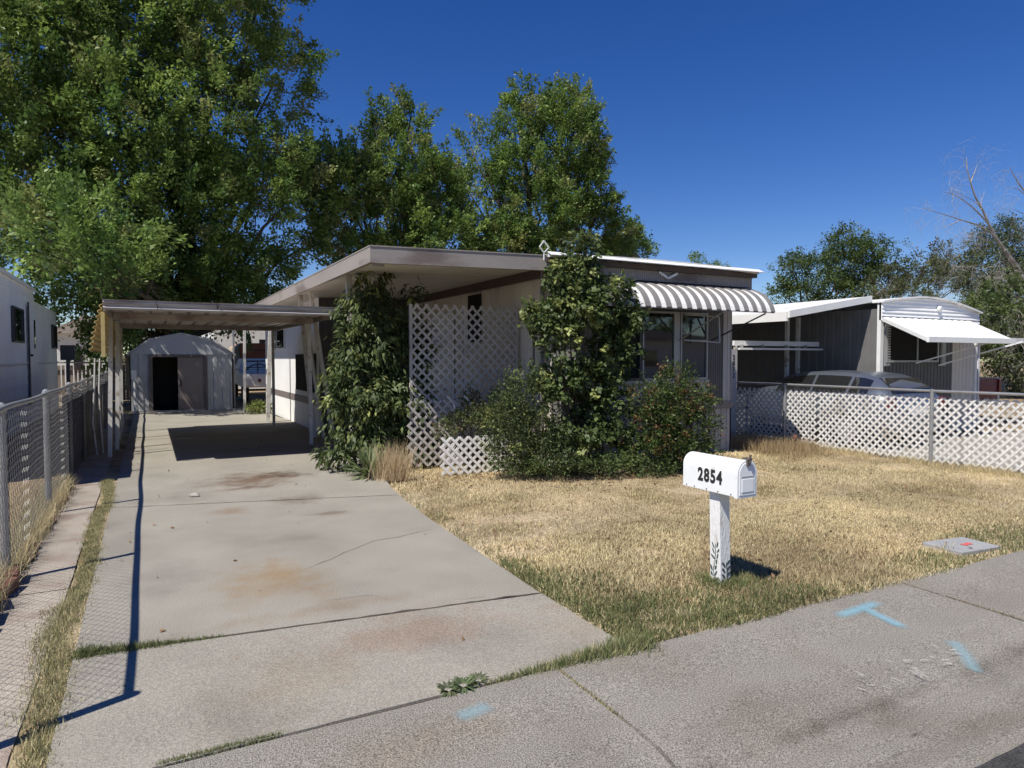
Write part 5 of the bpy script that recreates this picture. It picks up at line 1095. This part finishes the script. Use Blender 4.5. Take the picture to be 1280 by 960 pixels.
ob = thing('camper_trailer', 'rust orange and tan camper beyond the driveway end', 'camper', (4.2, 33, 0))
w = MB(); w.box(3.7, 5.6, 33, 36, .9, 2.3); w.build('body', M['orange'], ob, bevel=.05); w = MB(); w.ext([(3.25, .9), (3.69, .9), (3.69, 2.25), (3.5, 2.1)], 'y', 33.1, 36); w.build('nose', M['tan'], ob); w = MB(); w.box(3.9, 5.4, 32.96, 32.99, 1.95, 2.0); w.box(3.9, 5.4, 32.96, 32.99, 1.5, 1.53); w.build('trim', M['rust'], ob)
for x in (4.0, 5.3): w = MB(); w.tube([(x-.1, 34, .4), (x+.1, 34, .4)], .4, 16); w.build('wheel', M['tyre'], ob)
w = MB(); w.box(3.3, 5.6, 33.2, 35.9, .6, .89); w.build('chassis', M['black'], ob)
ut = thing('utility_truck', 'white work truck with black pipe rack behind the carport posts', 'truck', (3.9, 27, 0))
w = MB(); w.box(3.0, 4.9, 26.0, 27.9, .55, 1.05); w.box(3.1, 4.8, 28.0, 31, .55, 1.15); w.build('body', M['white'], ut, bevel=.05)
w = MB(); w.add([(3.1, 28.1, 1.16), (4.8, 28.1, 1.16), (4.8, 30, 1.16), (3.1, 30, 1.16), (3.25, 28.3, 1.6), (4.65, 28.3, 1.6), (4.65, 29.6, 1.6), (3.25, 29.6, 1.6)], [(0,3,2,1),(4,5,6,7),(0,1,5,4),(1,2,6,5),(2,3,7,6),(3,0,4,7)]); w.build('cab', M['white'], ut, bevel=.03)
w = MB()
for x in (3.05, 3.5, 4.0, 4.4, 4.85): w.tube([(x, 26.0, 1.05), (x, 26.0, 1.5)], .02, 6)
w.tube([(3.05, 26, 1.5), (4.85, 26, 1.5)], .025, 6); w.tube([(3.05, 26, 1.28), (4.85, 26, 1.28)], .018, 6); w.tube([(3.05, 26, 1.15), (3.3, 26, 1.35), (3.6, 26, 1.4), (3.9, 26, 1.25)], .025, 6); w.build('pipe_rack', M['black'], ut)
for x in (3.15, 4.75):
    for y in (26.8, 30.2): w = MB(); w.tube([(x-.1, y, .36), (x+.1, y, .36)], .36, 16); w.build('wheel', M['tyre'], ut)
w = MB(); w.box(3.5, 3.6, 25.95, 25.99, .75, .85); w.build('tail_light', M['tail'], ut)
# thin post with cross rail near the shed
tpst = thing('clothesline_post', 'thin pale pole standing beside the metal shed', 'pole', (2.47, 21.2, 0)); w = MB(); w.bar((2.47, 21.2, 0), (2.5, 21.2, 2.45), .07, .07); w.build('pole', M['postmetal'], tpst)
tpst = thing('metal_pole', 'slim grey pole at the right rear corner of the shed', 'pole', (2.55, 24.6, 0)); w = MB(); w.tube([(2.55, 24.6, 0), (2.55, 24.6, 2.7)], .035, 8); w.build('pole', M['galv'], tpst)
# rear wood fence
wf = thing('rear_fence', 'grey picket and chain link fence at the back of the side yard', 'fence', (-1.5, 30, 0))
w = MB()
for k in range(26): w.box(-3.2+.13*k, -3.2+.13*k+.09, 30, 30.03, 0, 1.35+.02*math.sin(k*2))
w.build('pickets', M['wood'], wf); w = MB(); w.tube([(-3.3, 29.9, 1.45), (.2, 29.9, 1.45)], .03, 6); w.build('rail', M['galv'], wf)
for x in (-1.2, -.75): w = MB(); w.box(x, x+.12, 29.85, 29.97, 0, 1.75); w.build('post', M['wood'], wf)
wf = thing('board_fence', 'long weathered board fence closing the lots behind the houses', 'fence', (8, 48, 0))
w = MB()
for k in range(200): w.box(-20+.5*k, -20+.5*k+.47, 50, 50.03, 0, 1.8)
w.build('boards', M['wood'], wf)
bush('dark_shrub', 'dark shrub filling the gap behind the rear picket fence', 'shrub', (-.6, 33, 0), [((-1.0, 33, 1.2), (.9, .7, 1.0)), ((.3, 33, 1.3), (.9, .7, 1.0)), ((.0, 31, 2.3), (.8, .6, .6))], 9000, .11, GA, GB, spray=.4, spr_r=.15, per=30)

# ------------------------------------------------------------------ across the street (seen in the window reflection)
ac = thing('street_trailer', 'pale trailer home across the street reflected in the front window', 'mobile home', (25, -18, 0))
w = MB(); lapwall(w, (34, -16), (17, -16), 0, 2.7, (0, 1), .22, .015); w.box(17, 34, -20, -16.05, 0, 2.7); w.build('wall', M['white_siding'], ac)
w = MB(); w.ext([(16.6, 2.7), (34.4, 2.7), (34.4, 2.8), (25, 3.5), (16.6, 2.8)], 'y', -20.3, -15.6); w.build('roof', M['pan'], ac)
w = MB(); w.box(20, 22, -15.98, -15.94, 1.1, 2.1); w.box(26, 28, -15.98, -15.94, 1.1, 2.1); w.build('window', M['glass'], ac)
tree('street_tree', 'leafy tree across the street reflected in the front window', (28, -26, 0), [((28, -26, 6), (5, 3, 2.5)), ((22, -27, 5), (4, 3, 2.5)), ((35, -27, 5), (4, 3, 2.5)), ((15, -27, 5), (4, 3, 2.5))], 9000, .5, GA, GB, tr=.4, per=40, spr_r=.4)
tree('broad_tree', 'wide green tree beyond the right edge near the far carport', (34, 16, -.1), [((34, 16, 3.2), (2.6, 2.2, 1.6)), ((36.5, 17, 3.6), (2.2, 2.0, 1.6)), ((32.5, 15.5, 2.6), (1.4, 1.4, 1.2))], 14000, .16, (.06, .095, .03), (.13, .16, .05), tr=.25, spray=.7, spr_r=.22, per=50)
tree('broad_tree', 'second wide green tree farther beyond the right edge', (44, 14, -.1), [((44, 14, 4.0), (3.4, 2.6, 2.2)), ((49, 15, 3.6), (3.0, 2.4, 2.0))], 12000, .2, (.06, .095, .03), (.13, .16, .05), tr=.25, spray=.8, spr_r=.26, per=50)
